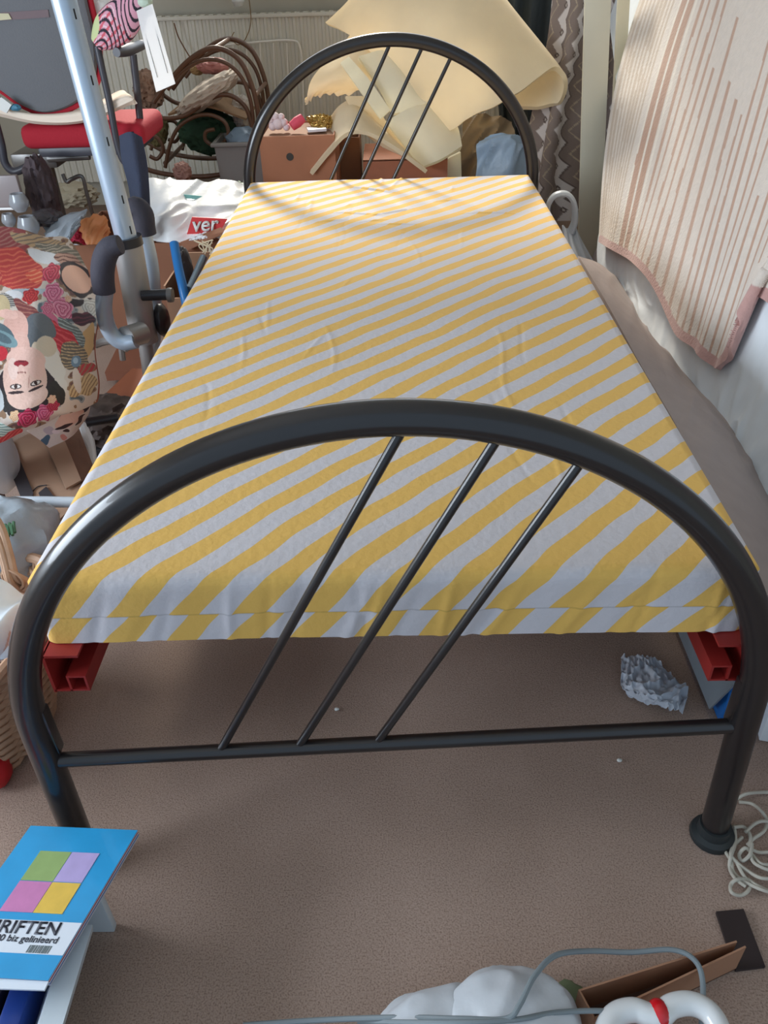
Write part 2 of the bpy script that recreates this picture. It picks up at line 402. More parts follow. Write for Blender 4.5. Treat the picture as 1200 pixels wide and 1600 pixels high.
    b.inputs['Roughness'].default_value = .85; b.inputs['Specular IOR Level'].default_value = .2; b.inputs['Sheen Weight'].default_value = .1
    u = N('ShaderNodeUVMap'); u.uv_map = 'wrap'; sp = N('ShaderNodeSeparateXYZ'); K(u.outputs[0], sp.inputs[0])
    nz = N('ShaderNodeTexNoise'); nz.inputs['Scale'].default_value = 3.5; nz.inputs['Detail'].default_value = 2; K(u.outputs[0], nz.inputs['Vector'])
    nz2 = N('ShaderNodeTexNoise'); nz2.inputs['Scale'].default_value = 14; nz2.inputs['Detail'].default_value = 1; K(u.outputs[0], nz2.inputs['Vector'])
    def mth(op, a, b_=None, c=None):
        q = N('ShaderNodeMath'); q.operation = op
        for i_, v in enumerate((a, b_, c)):
            if v is None: continue
            if isinstance(v, (int, float)): q.inputs[i_].default_value = v
            else: K(v, q.inputs[i_])
        return q.outputs[0]
    xx, yy = sp.outputs[0], sp.outputs[1]
    # near the foot the cloth is pulled, the stripes steepen
    near = mth('MAXIMUM', mth('SUBTRACT', .30, yy), 0)
    pull = mth('MULTIPLY', mth('MULTIPLY', near, near), .35)
    # below the seam on the foot side the printed stripes jump
    seam = mth('LESS_THAN', yy, MY0-.052)
    s0 = mth('SUBTRACT', yy, xx)
    s1 = mth('ADD', s0, pull)
    s1 = mth('ADD', s1, mth('MULTIPLY', seam, .026))
    s2 = mth('ADD', s1, mth('MULTIPLY', mth('SUBTRACT', nz.outputs['Fac'], .5), .040))
    s3 = mth('ADD', s2, mth('MULTIPLY', mth('SUBTRACT', nz2.outputs['Fac'], .5), .009))
    s4 = mth('ADD', s3, .031)
    fr = mth('FRACT', mth('DIVIDE', mth('ADD', s4, 8.1), .081))
    st = mth('LESS_THAN', fr, .50)
    mx = N('ShaderNodeMix'); mx.data_type = 'RGBA'; K(st, mx.inputs['Factor']); mx.inputs[6].default_value = L((208, 204, 208)); mx.inputs[7].default_value = L((234, 188, 98))
    # stitched seam line
    ln = mth('COMPARE', yy, MY0-.052, .0012)
    mx2 = N('ShaderNodeMix'); mx2.data_type = 'RGBA'; mx2.blend_type = 'MULTIPLY'; K(mth('MULTIPLY', ln, .35), mx2.inputs['Factor']); K(mx.outputs[2], mx2.inputs[6]); mx2.inputs[7].default_value = (.5, .5, .5, 1)
    K(mx2.outputs[2], b.inputs['Base Color'])
    wv = N('ShaderNodeTexNoise'); wv.inputs['Scale'].default_value = 90; wv.inputs['Detail'].default_value = 4; K(u.outputs[0], wv.inputs['Vector'])
    bp = N('ShaderNodeBump'); bp.inputs['Strength'].default_value = .25; bp.inputs['Distance'].default_value = .004; K(wv.outputs['Fac'], bp.inputs['Height']); K(bp.outputs[0], b.inputs['Normal'])
    me.materials.append(m_)
    o = link('mattress', me); return o
tag(mattress(), 'mattress in a yellow and white diagonally striped fitted sheet on the black bed', 'mattress')

# ================================================================ RIGHT SIDE: draped sheet and blanket
SLX, SLK = .545, .34
def slope(px, py, off=0.0):
    """point on the leaning draped side: x = SLX+off+SLK*z"""
    d = AF+(px-600)/FPX*AR-(py-800)/FPX*AU
    t = (SLX+off+SLK*CAM[2]-CAM[0])/(d[0]-SLK*d[2]); return CAM+t*d
rows = []
top = [(925, -150), (1010, -150), (1160, -150), (1340, -150), (1560, -150)]
mid1 = [(965, 180), (1010, 200), (1110, 200), (1260, 200), (1480, 250)]
lft = [(932, 380), (985, 400), (1080, 420), (1220, 450), (1420, 560)]
m2 = [(938, 430), (1000, 480), (1092, 540), (1200, 610), (1400, 700)]
bot = [(950, 470), (1012, 555), (1098, 645), (1158, 738), (1225, 870)]
ctrl = [[slope(p[0], p[1], .02) for p in r] for r in (top, mid1, lft, m2, bot)]
# shape the whole mound: grid over (y, up)
def mound():
    n, m = 200, 240
    Gc = np.array(ctrl); G = resample(Gc, n, m); N = gnormals(G)
    if np.sum(N*(CAM-G)) < 0: N = -N
    u, v = np.meshgrid(np.linspace(0, 1, n), np.linspace(0, 1, m), indexing='ij')
    h = .010*(vn(v*6+u*2, u*3, 1)-.5)+.005*(1-np.abs(vn(v*22+u*5, u*5, 2)-.5)*2)**2+.0025*(vn(v*60+u*14, u*9, 4)-.5)*2
    G = G+N*((h-.012)*np.clip(u*3-1.2, .25, 1))[:, :, None]
    return sheet('draped_sheet', G, mat('white_sheet', (228, 234, 238), .8, bump=.15, bs=50, var=.03, vs=18), .02)
tag(mound(), 'white crinkled sheet hanging down beside the bed, under the striped beige blanket', 'sheet')
# solid thing the sheet lies over
couch = MB()
couch.prism([(SLX+.075, 0, .02), (SLX+.075+.34*1.0, 0, 1.0), (1.55, 0, 1.0), (1.55, 0, .02)], (0, 2.0, 0))
o = couch.build('covered_furniture', mat('taupe_fabric', (150, 138, 134), .9, var=.06, vs=9), sm=None)
o.location.y = .05
tag(o, 'bulky piece of furniture hidden beneath the white sheet right of the bed', 'furniture')

# blanket
def blanket():
    a_ = [-10, 77, 160, 230, 310, 400, 480, 560, 640]
    hx = [(935, 378), (966, 398), (1046, 512), (1072, 540), (1112, 577), (1150, 515), (1178, 460), (1215, 480), (1300, 520)]
    n, m = 420, 520
    # hem interpolated by parameter
    c = np.linspace(0, 1, m); kk = np.linspace(0, 1, len(a_))
    hd = [(935, 378), (960, 392), (985, 408), (1010, 432), (1026, 470), (1040, 500), (1058, 527), (1085, 543), (1098, 562), (1113, 577), (1132, 560), (1155, 508), (1176, 458), (1190, 470), (1220, 484), (1300, 520)]
    ta = [0, 50, 92, 120, 140, 152, 168, 205, 250, 300, 340, 400, 450, 480, 530, 640]
    aa = np.linspace(0, 640, m); hxx = np.interp(aa, ta, [p[0] for p in hd]); hyy = np.interp(aa, ta, [p[1] for p in hd])
    ker = np.hanning(43)[1:-1]; ker /= ker.sum()
    sm_ = lambda q: np.convolve(np.pad(q, 20, mode='reflect', reflect_type='odd'), ker, 'valid')
    hxx, hyy = sm_(hxx), sm_(hyy)
    G = np.zeros((n, m, 3)); tv = np.linspace(0, 1, n)
    for j in range(m):
        tx = 1045+aa[j]*1.08; ty = -120.
        for i in range(n):
            t = tv[i]; bow = -26*math.sin(math.pi*t)*max(0, 1-aa[j]/110.)
            px = tx*(1-t)+hxx[j]*t+bow; py = ty*(1-t)+hyy[j]*t
            G[i, j] = slope(px, py, -.004)
    N = gnormals(G)
    if np.sum(N*(CAM-G)) < 0: N = -N
    U, Vv = np.meshgrid(tv, aa/640., indexing='ij')
    fold = .006*np.sin(Vv*24)*U
    h = fold+.006*(vn(Vv*9, U*3, 8)-.5)+.004*np.sin(Vv*60+U*4)*U
    G = G+N*h[:, :, None]
    base = np.ones((n, m, 3))*np.array([220, 208, 196.])
    brown = np.array([188, 150, 128.]); cream = np.array([232, 222, 208.])
    A = Vv*640
    def band(c0, w_, colr, t0=0, t1=1, k=1.):
        c_ = c0+.8*(vn(U*14, U*0+c0, 3)-.5)
        msk = (np.abs(A-c_) < w_) & (U > t0) & (U < t1); base[msk] = base[msk]*(1-k)+colr*k
    for q in np.arange(6, 52, 5.2): band(q, 1.5, np.array([196, 176, 156.]))
    band(66, 10, brown); band(57, 1.2, cream); band(67, 1.2, cream); band(78, 1.2, cream)
    rnd = random.Random(2); q = 86
    while q < 300:
        band(q, 1.5+(q-86)*.006, brown, rnd.choice((0, 0, .1, .25, .4))+max(0, (q-150)*.002), 1, .9); q += 8+(q-86)*.05+rnd.random()*3
    for q in (322, 345, 372, 420, 446): band(q, 2.5, brown, .3+.1*rnd.random(), .72+.1*rnd.random(), .9)
    for q in np.arange(500, 640, 9): band(q, 2, np.array([196, 182, 150.]), .2, 1, .8)
    hp_ = G[-1]; i0 = int(n*.7); sub_ = G[i0:].reshape(-1, 3); dm = np.full(len(sub_), 9.)
    for q_ in range(0, m, 3): dm = np.minimum(dm, np.linalg.norm(sub_-hp_[q_], axis=1))
    hem = np.zeros((n, m), bool); hem[i0:] = (dm < .021).reshape(n-i0, m); base[hem] = np.array([196, 154, 146.])
    return sheet('blanket', G, mat('fleecy_blanket', (0, 0, 0), .95, attr=True, bump=.5, bs=140, var=.04, vs=60, sheen=.3), .012, col=base)
tag(blanket(), 'beige fleecy blanket with brown stripes and dusty pink hem draped over the white sheet', 'blanket')

# grey cloth in the gap
C_ = []
for (ax_, ay_), (bx_, by_) in (((918, 400), (952, 440)), ((960, 470), (1000, 520)), ((1015, 570), (1062, 590)), ((1068, 660), (1125, 665)), ((1118, 755), (1180, 760)), ((1165, 850), (1235, 860)), ((1205, 930), (1290, 950))):
    pr_ = slope(bx_+14, by_, .035); pl_ = at(ax_-14, ay_, z=.42); pl_[0] = max(pl_[0], .452); C_.append([pl_, (pl_+pr_)/2+np.array([0, 0, .012]), pr_])
G = resample(C_, 110, 40); u, v = np.meshgrid(np.linspace(0, 1, 110), np.linspace(0, 1, 40), indexing='ij')
G[:, :, 2] += np.sqrt(v)*.010*(1-np.abs(vn(u*16+v*3, v*2, 6)-.5)*2)**2
G[:, :, 0] = np.maximum(G[:, :, 0], .468+.01*v)
tag(sheet('bedspread', G, mat('taupe_cloth', (160, 146, 140), .95, bump=.3, bs=60, var=.05), .01), 'taupe cloth bunched in the gap between the striped mattress and the white sheet', 'cloth')

# planks behind the blanket
def plank(p0, p1, wd, th, label, name='plank', col=WHITE):
    a, b = V(p0), V(p1); d = b-a; o = MB(); z = d.normalized(); x = Vector((1, 0, 0)); x = (x-z*x.dot(z)).normalized(); y = z.cross(x)
    R = Matrix((x, y, z)).transposed(); o.box((a+b)/2, (wd, th, d.length), rot=R, bev=.002)
    return tag(o.build(name, col()), label, 'plank')
PLK = lambda: mat('cream_laminate', (214, 208, 186), .5, var=.03, vs=4)
b0 = at(920, 395, y=2.36); t0_ = at(937, -90, y=2.42); k = (b0[2])/(t0_[2]-b0[2]); b0 = b0-(t0_-b0)*k
plank(b0+np.array([0, 0, .005]), t0_, .084, .02, 'wide cream board leaning upright beside the beige blanket', col=PLK)
b1 = at(958, 300, y=2.50); t1 = at(979, -90, y=2.56); k = (b1[2])/(t1[2]-b1[2]); b1 = b1-(t1-b1)*k
plank(b1+np.array([0, 0, .005]), t1, .04, .02, 'narrow white strip leaning just behind the wide cream board', col=PLK)

# zigzag patterned rug hanging behind
def rug():
    n, m = 260, 150
    Gc = PG([[(868, -60, 2.95), (905, -60, 2.85), (950, -60, 2.95), (1000, -60, 2.9)],
             [(858, 60, 2.92), (895, 60, 2.82), (948, 60, 2.92), (995, 60, 2.88)],
             [(842, 150, 2.90), (880, 150, 2.78), (940, 150, 2.90), (985, 150, 2.86)],
             [(822, 250, 2.84), (868, 250, 2.72), (925, 250, 2.84), (975, 250, 2.8)],
             [(815, 345, 2.75), (865, 345, 2.66), (920, 345, 2.75), (970, 345, 2.7)]])
    G = resample(Gc, n, m); N = gnormals(G)
    u, v = np.meshgrid(np.linspace(0, 1, n), np.linspace(0, 1, m), indexing='ij')
    G = G+N*(.02*np.sin(v*22+u*3)*(.4+u))[:, :, None]
    x = v*4.2+.5*np.sin(u*3); y = u*11
    tri = np.abs((y % 1)-.5)*2
    s = x+tri*.28
    f = s % 1
    col = np.ones((n, m, 3))*np.array([132, 118, 112.])
    col[(f < .30)] = (206, 198, 196); col[(f > .30) & (f < .36)] = (104, 90, 86); col[(f > .62) & (f < .66)] = (176, 160, 140)
    dia = (np.abs(((x-.45) % 1)-.5)*1.6+np.abs(((y) % 1)-.5)*.9)
    col[(dia < .14)] = (92, 78, 74); col[(dia < .06)] = (190, 180, 172)
    return sheet('patterned_rug', G, mat('woven_rug', (0, 0, 0), .95, attr=True, bump=.4, bs=120), .008, col=col)
tag(rug(), 'brown and pale grey zigzag patterned rug hanging behind the cream boards', 'rug')
# dark garment behind foam
G = resample(PG([[(760, -80, 3.35), (820, -80, 3.3), (880, -80, 3.35)], [(765, 60, 3.33), (815, 60, 3.24), (872, 60, 3.33)], [(780, 190, 3.3), (820, 200, 3.2), (860, 210, 3.28)], [(770, 300, 3.3), (820, 310, 3.2), (880, 310, 3.28)]]), 60, 50)
u, v = np.meshgrid(np.linspace(0, 1, 60), np.linspace(0, 1, 50), indexing='ij'); G[:, :, 1] += .025*np.sin(v*26+u*5)
tag(sheet('dark_coat', G, mat('slate_cloth', (62, 70, 74), .9, bump=.3, bs=50), .02), 'dark slate cloth hanging behind the foam sheet near the patterned rug', 'garment')
# dim curtain-like cloth right of the strip
G = resample(PG([[(985, -80, 3.0), (1010, -80, 2.95), (1080, -80, 3.0)], [(955, 200, 2.9), (985, 200, 2.85), (1060, 200, 2.9)], [(925, 420, 2.8), (960, 420, 2.75), (1040, 420, 2.8)]]), 50, 40)
u, v = np.meshgrid(np.linspace(0, 1, 50), np.linspace(0, 1, 40), indexing='ij'); G[:, :, 1] += .03*np.sin(v*20+u*3)
tag(sheet('grey_cloth', G, mat('dim_grey_cloth', (104, 110, 112), .9, bump=.3, bs=50), .012), 'dim grey cloth hanging between the narrow white strip and the blanket', 'cloth')
tag(MB().blob(at(940, 278, y=2.62), (.03, .03, .05), 3, .15).build('red_pouch', mat('dull_red', (150, 50, 44), .7)), 'small dull red item showing between the two leaning boards', 'pouch')

# plastic bag with handle beside mattress
def bag_handle():
    t = thing('plastic_bag', 'white plastic carrier bag with an open handle beside the cream board', 'bag', at(900, 420, z=.1))
    ctr = [[at(868, 318, y=2.12), at(878, 308, y=2.12), at(888, 305, y=2.12)],
           [at(880, 350, y=2.0), at(895, 345, y=2.02), at(905, 345, y=2.05)]]
    g = MB(); P = [at(*p, y=2.1) for p in [(862, 350), (856, 325), (866, 306), (885, 303), (897, 318), (898, 345), (892, 362)]]
    g.tube(P, [.022, .019, .020, .022, .022, .026, .03], n=12, flat=.4); g.build('handle', PLASTIC(), t)
    G = resample([[at(880, 352, y=2.08), at(888, 358, y=2.1), at(898, 350, y=2.12)], [at(885, 380, y=2.0), at(898, 385, y=2.02), at(912, 380, y=2.06)],
                  [at(900, 425, y=1.85), at(918, 425, y=1.9), at(936, 425, y=1.98)], [at(925, 475, y=1.65), at(940, 470, y=1.7), at(950, 468, y=1.8)]], 50, 24)
    u, v = np.meshgrid(np.linspace(0, 1, 50), np.linspace(0, 1, 24), indexing='ij'); G[:, :, 1] += .012*np.sin(v*18+u*8)
    sheet('bag_body', G, PLASTIC(), .004, t)
bag_handle()

# ================================================================ BACK: foam sheets and boxes
FOAM = mat('cream_foam', (254, 241, 212), .9, bump=.25, bs=90, var=.03, vs=10, tl=.42)
FOAM2 = mat('pale_foam', (255, 251, 232), .9, bump=.25, bs=90, var=.03, vs=10, tl=.48)
def foam(rows, label, th=.018, m=FOAM, n=40, k=60, rag=.0):
    G = resample(PG(rows), n, k)
    if rag:
        u, v = np.meshgrid(np.linspace(0, 1, n), np.linspace(0, 1, k), indexing='ij'); e = (np.clip(1-u*10, 0, 1)+np.clip(u*10-9, 0, 1))
        G[:, :, 2] += rag*e*(vn(v*16, u, 3)-.5)
    return tag(sheet('foam_sheet', G, m, th), label, 'foam sheet', 'cream foam sheets piled behind the headboard')
foam([[(508, 33, 2.98), (575, -25, 2.95), (655, -60, 2.98), (722, -75, 3.05), (750, -62, 3.10), (735, -20, 3.16), (690, 30, 3.2)],
      [(560, 65, 2.86), (620, 22, 2.80), (700, -10, 2.82), (775, -12, 2.92), (800, 20, 3.02), (775, 60, 3.08), (745, 80, 3.08)],
      [(640, 140, 2.74), (690, 100, 2.66), (760, 65, 2.68), (828, 55, 2.80), (850, 78, 2.85), (838, 108, 2.90), (790, 125, 2.94)],
      [(699, 206, 2.66), (738, 182, 2.60), (805, 148, 2.60), (866, 104, 2.70), (887, 128, 2.73), (872, 165, 2.76), (815, 172, 2.80)]],
     'largest cream foam sheet curling over at its right end above the bed head', n=60, k=90, rag=.01)
foam([[(478, 160, 2.82), (500, 150, 2.84), (545, 146, 2.84)], [(488, 122, 2.84), (530, 118, 2.78), (585, 130, 2.80)], [(525, 80, 2.90), (570, 75, 2.86), (625, 95, 2.86)], [(560, 40, 2.98), (610, 40, 2.95), (660, 60, 2.95)]],
     'leftmost cream foam sheet, bulging with a ragged lower edge', n=50, k=40, rag=.02)
foam([[(532, 98, 2.72), (545, 88, 2.73)], [(560, 138, 2.69), (578, 126, 2.70)], [(594, 186, 2.66), (610, 172, 2.67)]], 'narrow pale foam strip slanting across the bulging foam sheet', .02, FOAM2, 24, 12)
foam([[(560, 88, 2.78), (600, 78, 2.80), (630, 90, 2.82)], [(590, 135, 2.73), (628, 120, 2.74), (655, 125, 2.78)], [(612, 178, 2.69), (645, 172, 2.69), (668, 160, 2.70)]], 'pale foam slab tucked under the left edge of the largest sheet', .028, FOAM2, 30, 24)
foam([[(602, 190, 2.66), (650, 165, 2.68), (700, 165, 2.74)], [(630, 225, 2.60), (672, 205, 2.62), (716, 200, 2.68)], [(656, 262, 2.55), (690, 248, 2.56), (722, 228, 2.62)]], 'brightest foam slab standing on its corner behind the right spindle', .025, FOAM2, 30, 30)
foam([[(672, 262, 2.66), (720, 238, 2.68)], [(668, 300, 2.66), (722, 300, 2.68)]], 'foam piece lowest of the pile, just above the mattress edge', .02, FOAM2, 10, 14)
# arched thin sheet
foam([[(484, 270, 2.50), (512, 236, 2.50), (540, 208, 2.50), (572, 205, 2.50), (612, 225, 2.50), (655, 256, 2.50), (668, 266, 2.50)],
      [(500, 215, 2.72), (512, 190, 2.74), (530, 165, 2.76), (552, 158, 2.76), (585, 185, 2.72), (632, 232, 2.66), (655, 252, 2.62)]],
     'arched thin foam sheet with its edge forward over the brown boxes', .014, FOAM, 30, 70)
foam([[(540, 150, 2.74), (580, 150, 2.76)], [(560, 195, 2.68), (610, 200, 2.68)], [(600, 225, 2.62), (650, 250, 2.60)]], 'shaded foam sheet lying under the arched one', .014, FOAM, 20, 14)

def carton(name, c, d, rz, m, label, openw=True, hole=None, h0=0):
    """open-topped carton, c = centre of its base"""
    t = thing(name, label, 'box', c); R = RZ(rz); th = .005
    w_, l_, h_ = d; P = lambda x, y, z: V(c)+R @ Vector((x, y, z))
    g = MB(); g.box(P(0, 0, th/2), (w_, l_, th), rot=R)
    for sx in (-1, 1): g.box(P(sx*(w_/2-th/2), 0, h_/2), (th, l_, h_), rot=R)
    for sy in (-1, 1): g.box(P(0, sy*(l_/2-th/2), h_/2), (w_-2*th, th, h_), rot=R)
    g.build('box_body', m, t, sm=None); return t, P, R
def lathe_hole(P, x, y, z, R, t, m):
    MB().lathe(P(x, y, z), [(0, 0), (.0135, 0), (.0135, .0015), (0, .0015)], rot=R @ RX(90)).build('hand_hole', m, t)
a = at(404, 214, y=2.52); b = at(522, 208, y=2.52)
w1 = b[0]-a[0]; h1 = a[2]
t, P, R = carton('brown_box', ((a[0]+b[0])/2, 2.52+.15, 0), (w1, .30, h1), 0, CARD2(), 'brown cardboard box with a round finger hole behind the bed head, left of the foam')
hp = at(453, 245, y=2.52); lathe_hole(P, hp[0]-(a[0]+b[0])/2, -.15, hp[2], R, t, mat('dark_hole', (70, 66, 62), .9))
for i_, (px_, lb) in enumerate(((0, 0),)): MB().box(P(0, .02, h1-.012), (w1-.02, .25, .012), rot=R).build('inner_flap', CARD(), t, sm=None)
a2 = at(566, 226, y=2.62); b2 = at(700, 226, y=2.62)
t, P, R = carton('brown_box', ((a2[0]+b2[0])/2, 2.62+.16, 0), (b2[0]-a2[0], .3, a2[2]-.06), 0, mat('red_brown_cardboard', (186, 120, 92), .85, var=.05), 'reddish brown cardboard box under the arched foam sheet behind the bed')
MB().box(P(0, .0, a2[2]-.06), (b2[0]-a2[0], .3, .006), rot=R).build('lid', CARD2(), t, sm=None)
a3 = at(522, 222, y=2.72)
t, P, R = carton('brown_box', (at(545, 222, y=2.78)[0], 2.90, 0), (.085, .2, a3[2]), 0, CARD(), 'narrow shaded box in the gap between the two brown boxes')
# small things on the brown box
zt1 = h1
g = MB(); q = at(438, 208, z=zt1+.012); q[1] = 2.62; q = np.array([at(436, 205, y=2.62)[0], 2.62, zt1+.025])
for dx, dz, r_ in ((0, 0, .022), (-.022, -.008, .016), (.02, .004, .016), (-.008, .026, .014), (.014, .024, .012), (.03, -.012, .014), (-.03, .012, .012)): g.blob(q+np.array([dx, 0, dz]), (r_, r_, r_), 1, .08, sub=2)
tag(g.build('plush_toy', mat('white_pink_plush', (232, 214, 216), .95, var=.08, vs=60)), 'small white and pink soft toy sitting on the brown box behind the bed', 'toy')
p0 = np.array([at(457, 211, y=2.6)[0], 2.60, zt1+.018]); p1 = at(473, 184, y=2.62)
tag(MB().tube([p0, (p0+p1)/2, p1], [.016, .020, .016], n=16).build('pink_roll', mat('coral_pink', (226, 84, 106), .6)), 'coral pink roll leaning up beside the soft toy', 'roll')
tag(MB().box((at(495, 205, y=2.6)[0], 2.60, zt1+.006), (.07, .05, .010), rot=RZ(10), bev=.002).build('pale_booklet', mat('pale_card', (222, 222, 226), .5)), 'thin pale booklet lying flat on the brown box', 'booklet')
G = resample(PG([[(478, 182, 2.66), (500, 178, 2.66), (518, 182, 2.7)], [(486, 200, 2.62), (505, 200, 2.6), (520, 200, 2.66)]]), 24, 24); 
tag(sheet('gold_wrapper', G+np.random.RandomState(1).normal(0, .002, G.shape), mat('gold_foil', (196, 160, 88), .3, metal=.7, bump=.6, bs=60), .003), 'crumpled gold coloured wrapper below the ragged foam edge', 'wrapper')

# grey plastic tub
a = at(346, 222, y=2.86); b = at(402, 222, y=2.86); wt = b[0]-a[0]; zt_ = at(375, 222, y=2.86)[2]
t = thing('plastic_tub', 'grey plastic tub standing behind the headboard left of the brown box', 'tub', ((a[0]+b[0])/2, 2.96, 0))
g = MB(); c0 = ((a[0]+b[0])/2, 2.96)
def ring(w2, z): return [(c0[0]+sx*w2, c0[1]+sy*w2, z) for sx, sy in ((-1, -1), (1, -1), (1, 1), (-1, 1))]
for lo, hi, z0_, z1_ in ((.085, .105, 0.0, zt_),):
    A_, B_ = ring(lo, z0_), ring(hi, z1_); bmt = bmesh.new(); va = [bmt.verts.new(p) for p in A_]; vb = [bmt.verts.new(p) for p in B_]; bmt.faces.new(va[::-1])
    for i in range(4): bmt.faces.new((va[i], va[(i+1) % 4], vb[(i+1) % 4], vb[i]))
    A2, B2 = ring(lo-.006, .006), ring(hi-.006, z1_); va2 = [bmt.verts.new(p) for p in A2]; vb2 = [bmt.verts.new(p) for p in B2]; bmt.faces.new(va2)
    for i in range(4): bmt.faces.new((va2[(i+1) % 4], va2[i], vb2[i], vb2[(i+1) % 4])); bmt.faces.new((vb[i], vb[(i+1) % 4], vb2[(i+1) % 4], vb2[i]))
    bmesh.ops.recalc_face_normals(bmt, faces=bmt.faces); g.merge(bmt)
g.build('tub_body', mat('grey_plastic', (150, 148, 144), .5), t, sm=None)
g = MB(); rr = ring(.112, zt_-.008); g.tube([V(p) for p in rr], .008, closed=True, sub=1, n=8); g.build('rim', mat('grey_plastic', (150, 148, 144), .5), t)
tag(MB().blob((c0[0]+.01, 2.95, zt_-.01), (.075, .075, .05), 4, .2, sub=3).build('blue_glass_bundle', mat('blue_grey_plastic', (128, 150, 168), .25, bump=.3, bs=40)), 'blue grey translucent bundle piled in the grey tub', 'bundle')

# wire rack before the radiator
def wirerack():
    t = thing('wire_rack', 'white wire rack leaning against the radiator behind the bed head', 'rack', at(430, 200, y=3.56)*np.array([1, 1, 0])+np.array([0, 0, 0]))
    m = mat('white_wire', (252, 248, 238), .4); Y = 3.575
    g = MB(); g.tube([at(*p, y=Y) for p in [(330, 72), (400, 66), (455, 63), (468, 72), (472, 100), (474, 160), (476, 255)]], .0048, n=8, sub=4)
    g.build('rack_frame', m, t)
    for px_ in (342, 364, 385, 406, 427, 448): MB().tube([at(px_, 67, y=Y), at(px_+8, 262, y=Y)], .0032, n=6, sub=1).build('wire', m, t)
wirerack()
# string and small clip hanging over the radiator
g = MB(); g.tube([at(*p, y=3.56) for p in [(388, -10), (392, 25), (390, 45), (383, 62)]], .0022, n=6); g.tube([at(*p, y=3.56) for p in [(383, 62), (372, 70), (362, 60), (366, 50)]], .002, n=6)
tag(g.build('string', mat('tan_string', (140, 112, 70), .8)), 'tan string hanging down over the radiator top', 'string')
g = MB(); g.tube([at(*p, y=3.56) for p in [(272, 36), (278, 56), (288, 75), (296, 88)]], .003, n=6); tag(g.build('knotted_rope', mat('brown_cord', (120, 84, 56), .8)), 'brown knotted cord on the radiator above the cane chair', 'cord')
tag(MB().lathe(at(372, 2, y=3.55), [(0, -.02), (.02, -.018), (.028, 0), (.024, .02), (0, .03)]).build('hanging_ornament', WHITE()), 'white rounded ornament hanging above the radiator', 'ornament')

# ================================================================ cane rocking chair
def cane():
    t = thing('cane_rocking_chair', 'brown bentwood cane rocking chair with coiled arms before the radiator', 'chair', at(330, 260, y=3.1)*np.array([1, 1, 0]))
    m = mat('bentwood', (104, 74, 54), .4, var=.08, vs=20)
    for Y, nm in ((2.95, 'side_frame'), (3.30, 'side_frame')):
        g = MB()
        for pl, r_ in (([(240, 160), (262, 130), (298, 92), (335, 75), (372, 92), (394, 135), (404, 185), (400, 225), (385, 262)], .010),
                       ([(262, 140), (285, 112), (318, 94), (352, 98), (378, 122), (392, 160), (396, 200)], .008),
                       ([(222, 168), (250, 184), (285, 182), (312, 166), (338, 150), (362, 150), (384, 168), (394, 198)], .009),
                       ([(258, 262), (266, 225), (280, 198), (305, 182), (330, 180), (352, 192), (356, 214), (340, 228), (322, 220), (322, 206), (335, 202)], .008),
                       ([(205, 262), (212, 235), (228, 215), (245, 215), (255, 232), (246, 248), (234, 244)], .008),
                       ([(200, 250), (240, 268), (300, 276), (360, 270), (410, 250)], .010)):
            P = [at(x, y, y=2.95) for x, y in pl]
            g.tube([(p[0], Y, p[2]) for p in P], r_, n=10)
        g.build(nm, m, t)
    a = at(300, 78, y=2.95); b = at(345, 250, y=2.95)
    for px_, py_ in ((335, 76), (398, 150), (258, 255), (385, 262)):
        p = at(px_, py_, y=2.95); MB().tube([(p[0], 2.95, p[2]), (p[0], 3.30, p[2])], .009, n=10, sub=1).build('cross_rail', m, t)
    G = resample([[at(262, 178, y=2.99)+np.array([0, dy, 0]), at(320, 165, y=2.99)+np.array([0, dy, 0]), at(385, 185, y=2.99)+np.array([0, dy, 0])] for dy in (0, .28)], 12, 30)
    sheet('cane_seat', G, mat('cane_weave', (150, 118, 84), .8, bump=.5, bs=60), .008, t)
cane()
tag(MB().blob(at(325, 145, y=3.02), (.15, .10, .042), 9, .14, rot=RY(-27), fr=3).build('fleece_cushion', mat('cream_fleece', (208, 196, 180), .95, bump=.8, bs=50)), 'cream fleecy cushion lying slanted in the cane rocking chair', 'cushion')
tag(MB().blob(at(333, 103, y=3.12), (.065, .06, .03), 3, .15).build('pink_cloth', mat('dusty_pink', (190, 130, 124), .9)), 'dusty pink folded cloth on top of the fleecy cushion', 'cloth')
tag(MB().blob(at(308, 108, y=3.14), (.028, .04, .022), 5, .15).build('ochre_cloth', mat('ochre', (170, 140, 96), .9)), 'small ochre bundle left of the dusty pink cloth', 'bundle')
tag(MB().blob(at(325, 205, y=3.16), (.12, .08, .09), 6, .2, fr=2.6).build('green_bag', mat('dark_green_cloth', (46, 78, 56), .85, var=.3, vs=18)), 'dark green bag seen through the coiled arm of the cane chair', 'bag')
tag(MB().blob(at(378, 175, y=3.18), (.045, .06, .065), 8, .2).build('white_bundle', mat('off_white_cloth', (196, 188, 178), .9)), 'off white bundle at the right end of the cane chair', 'bundle')
tag(MB().blob(at(232, 140, y=3.2), (.06, .06, .07), 12, .25, fr=3).build('brown_bundle', mat('mixed_brown', (142, 112, 92), .9, var=.4, vs=30)), 'mottled brown bundle behind the left of the cane chair', 'bundle')
tag(MB().blob(at(243, 200, y=3.2), (.05, .06, .07), 14, .2).build('olive_bundle', mat('olive_brown', (112, 102, 64), .9, var=.2)), 'olive brown bundle low behind the cane chair arm', 'bundle')

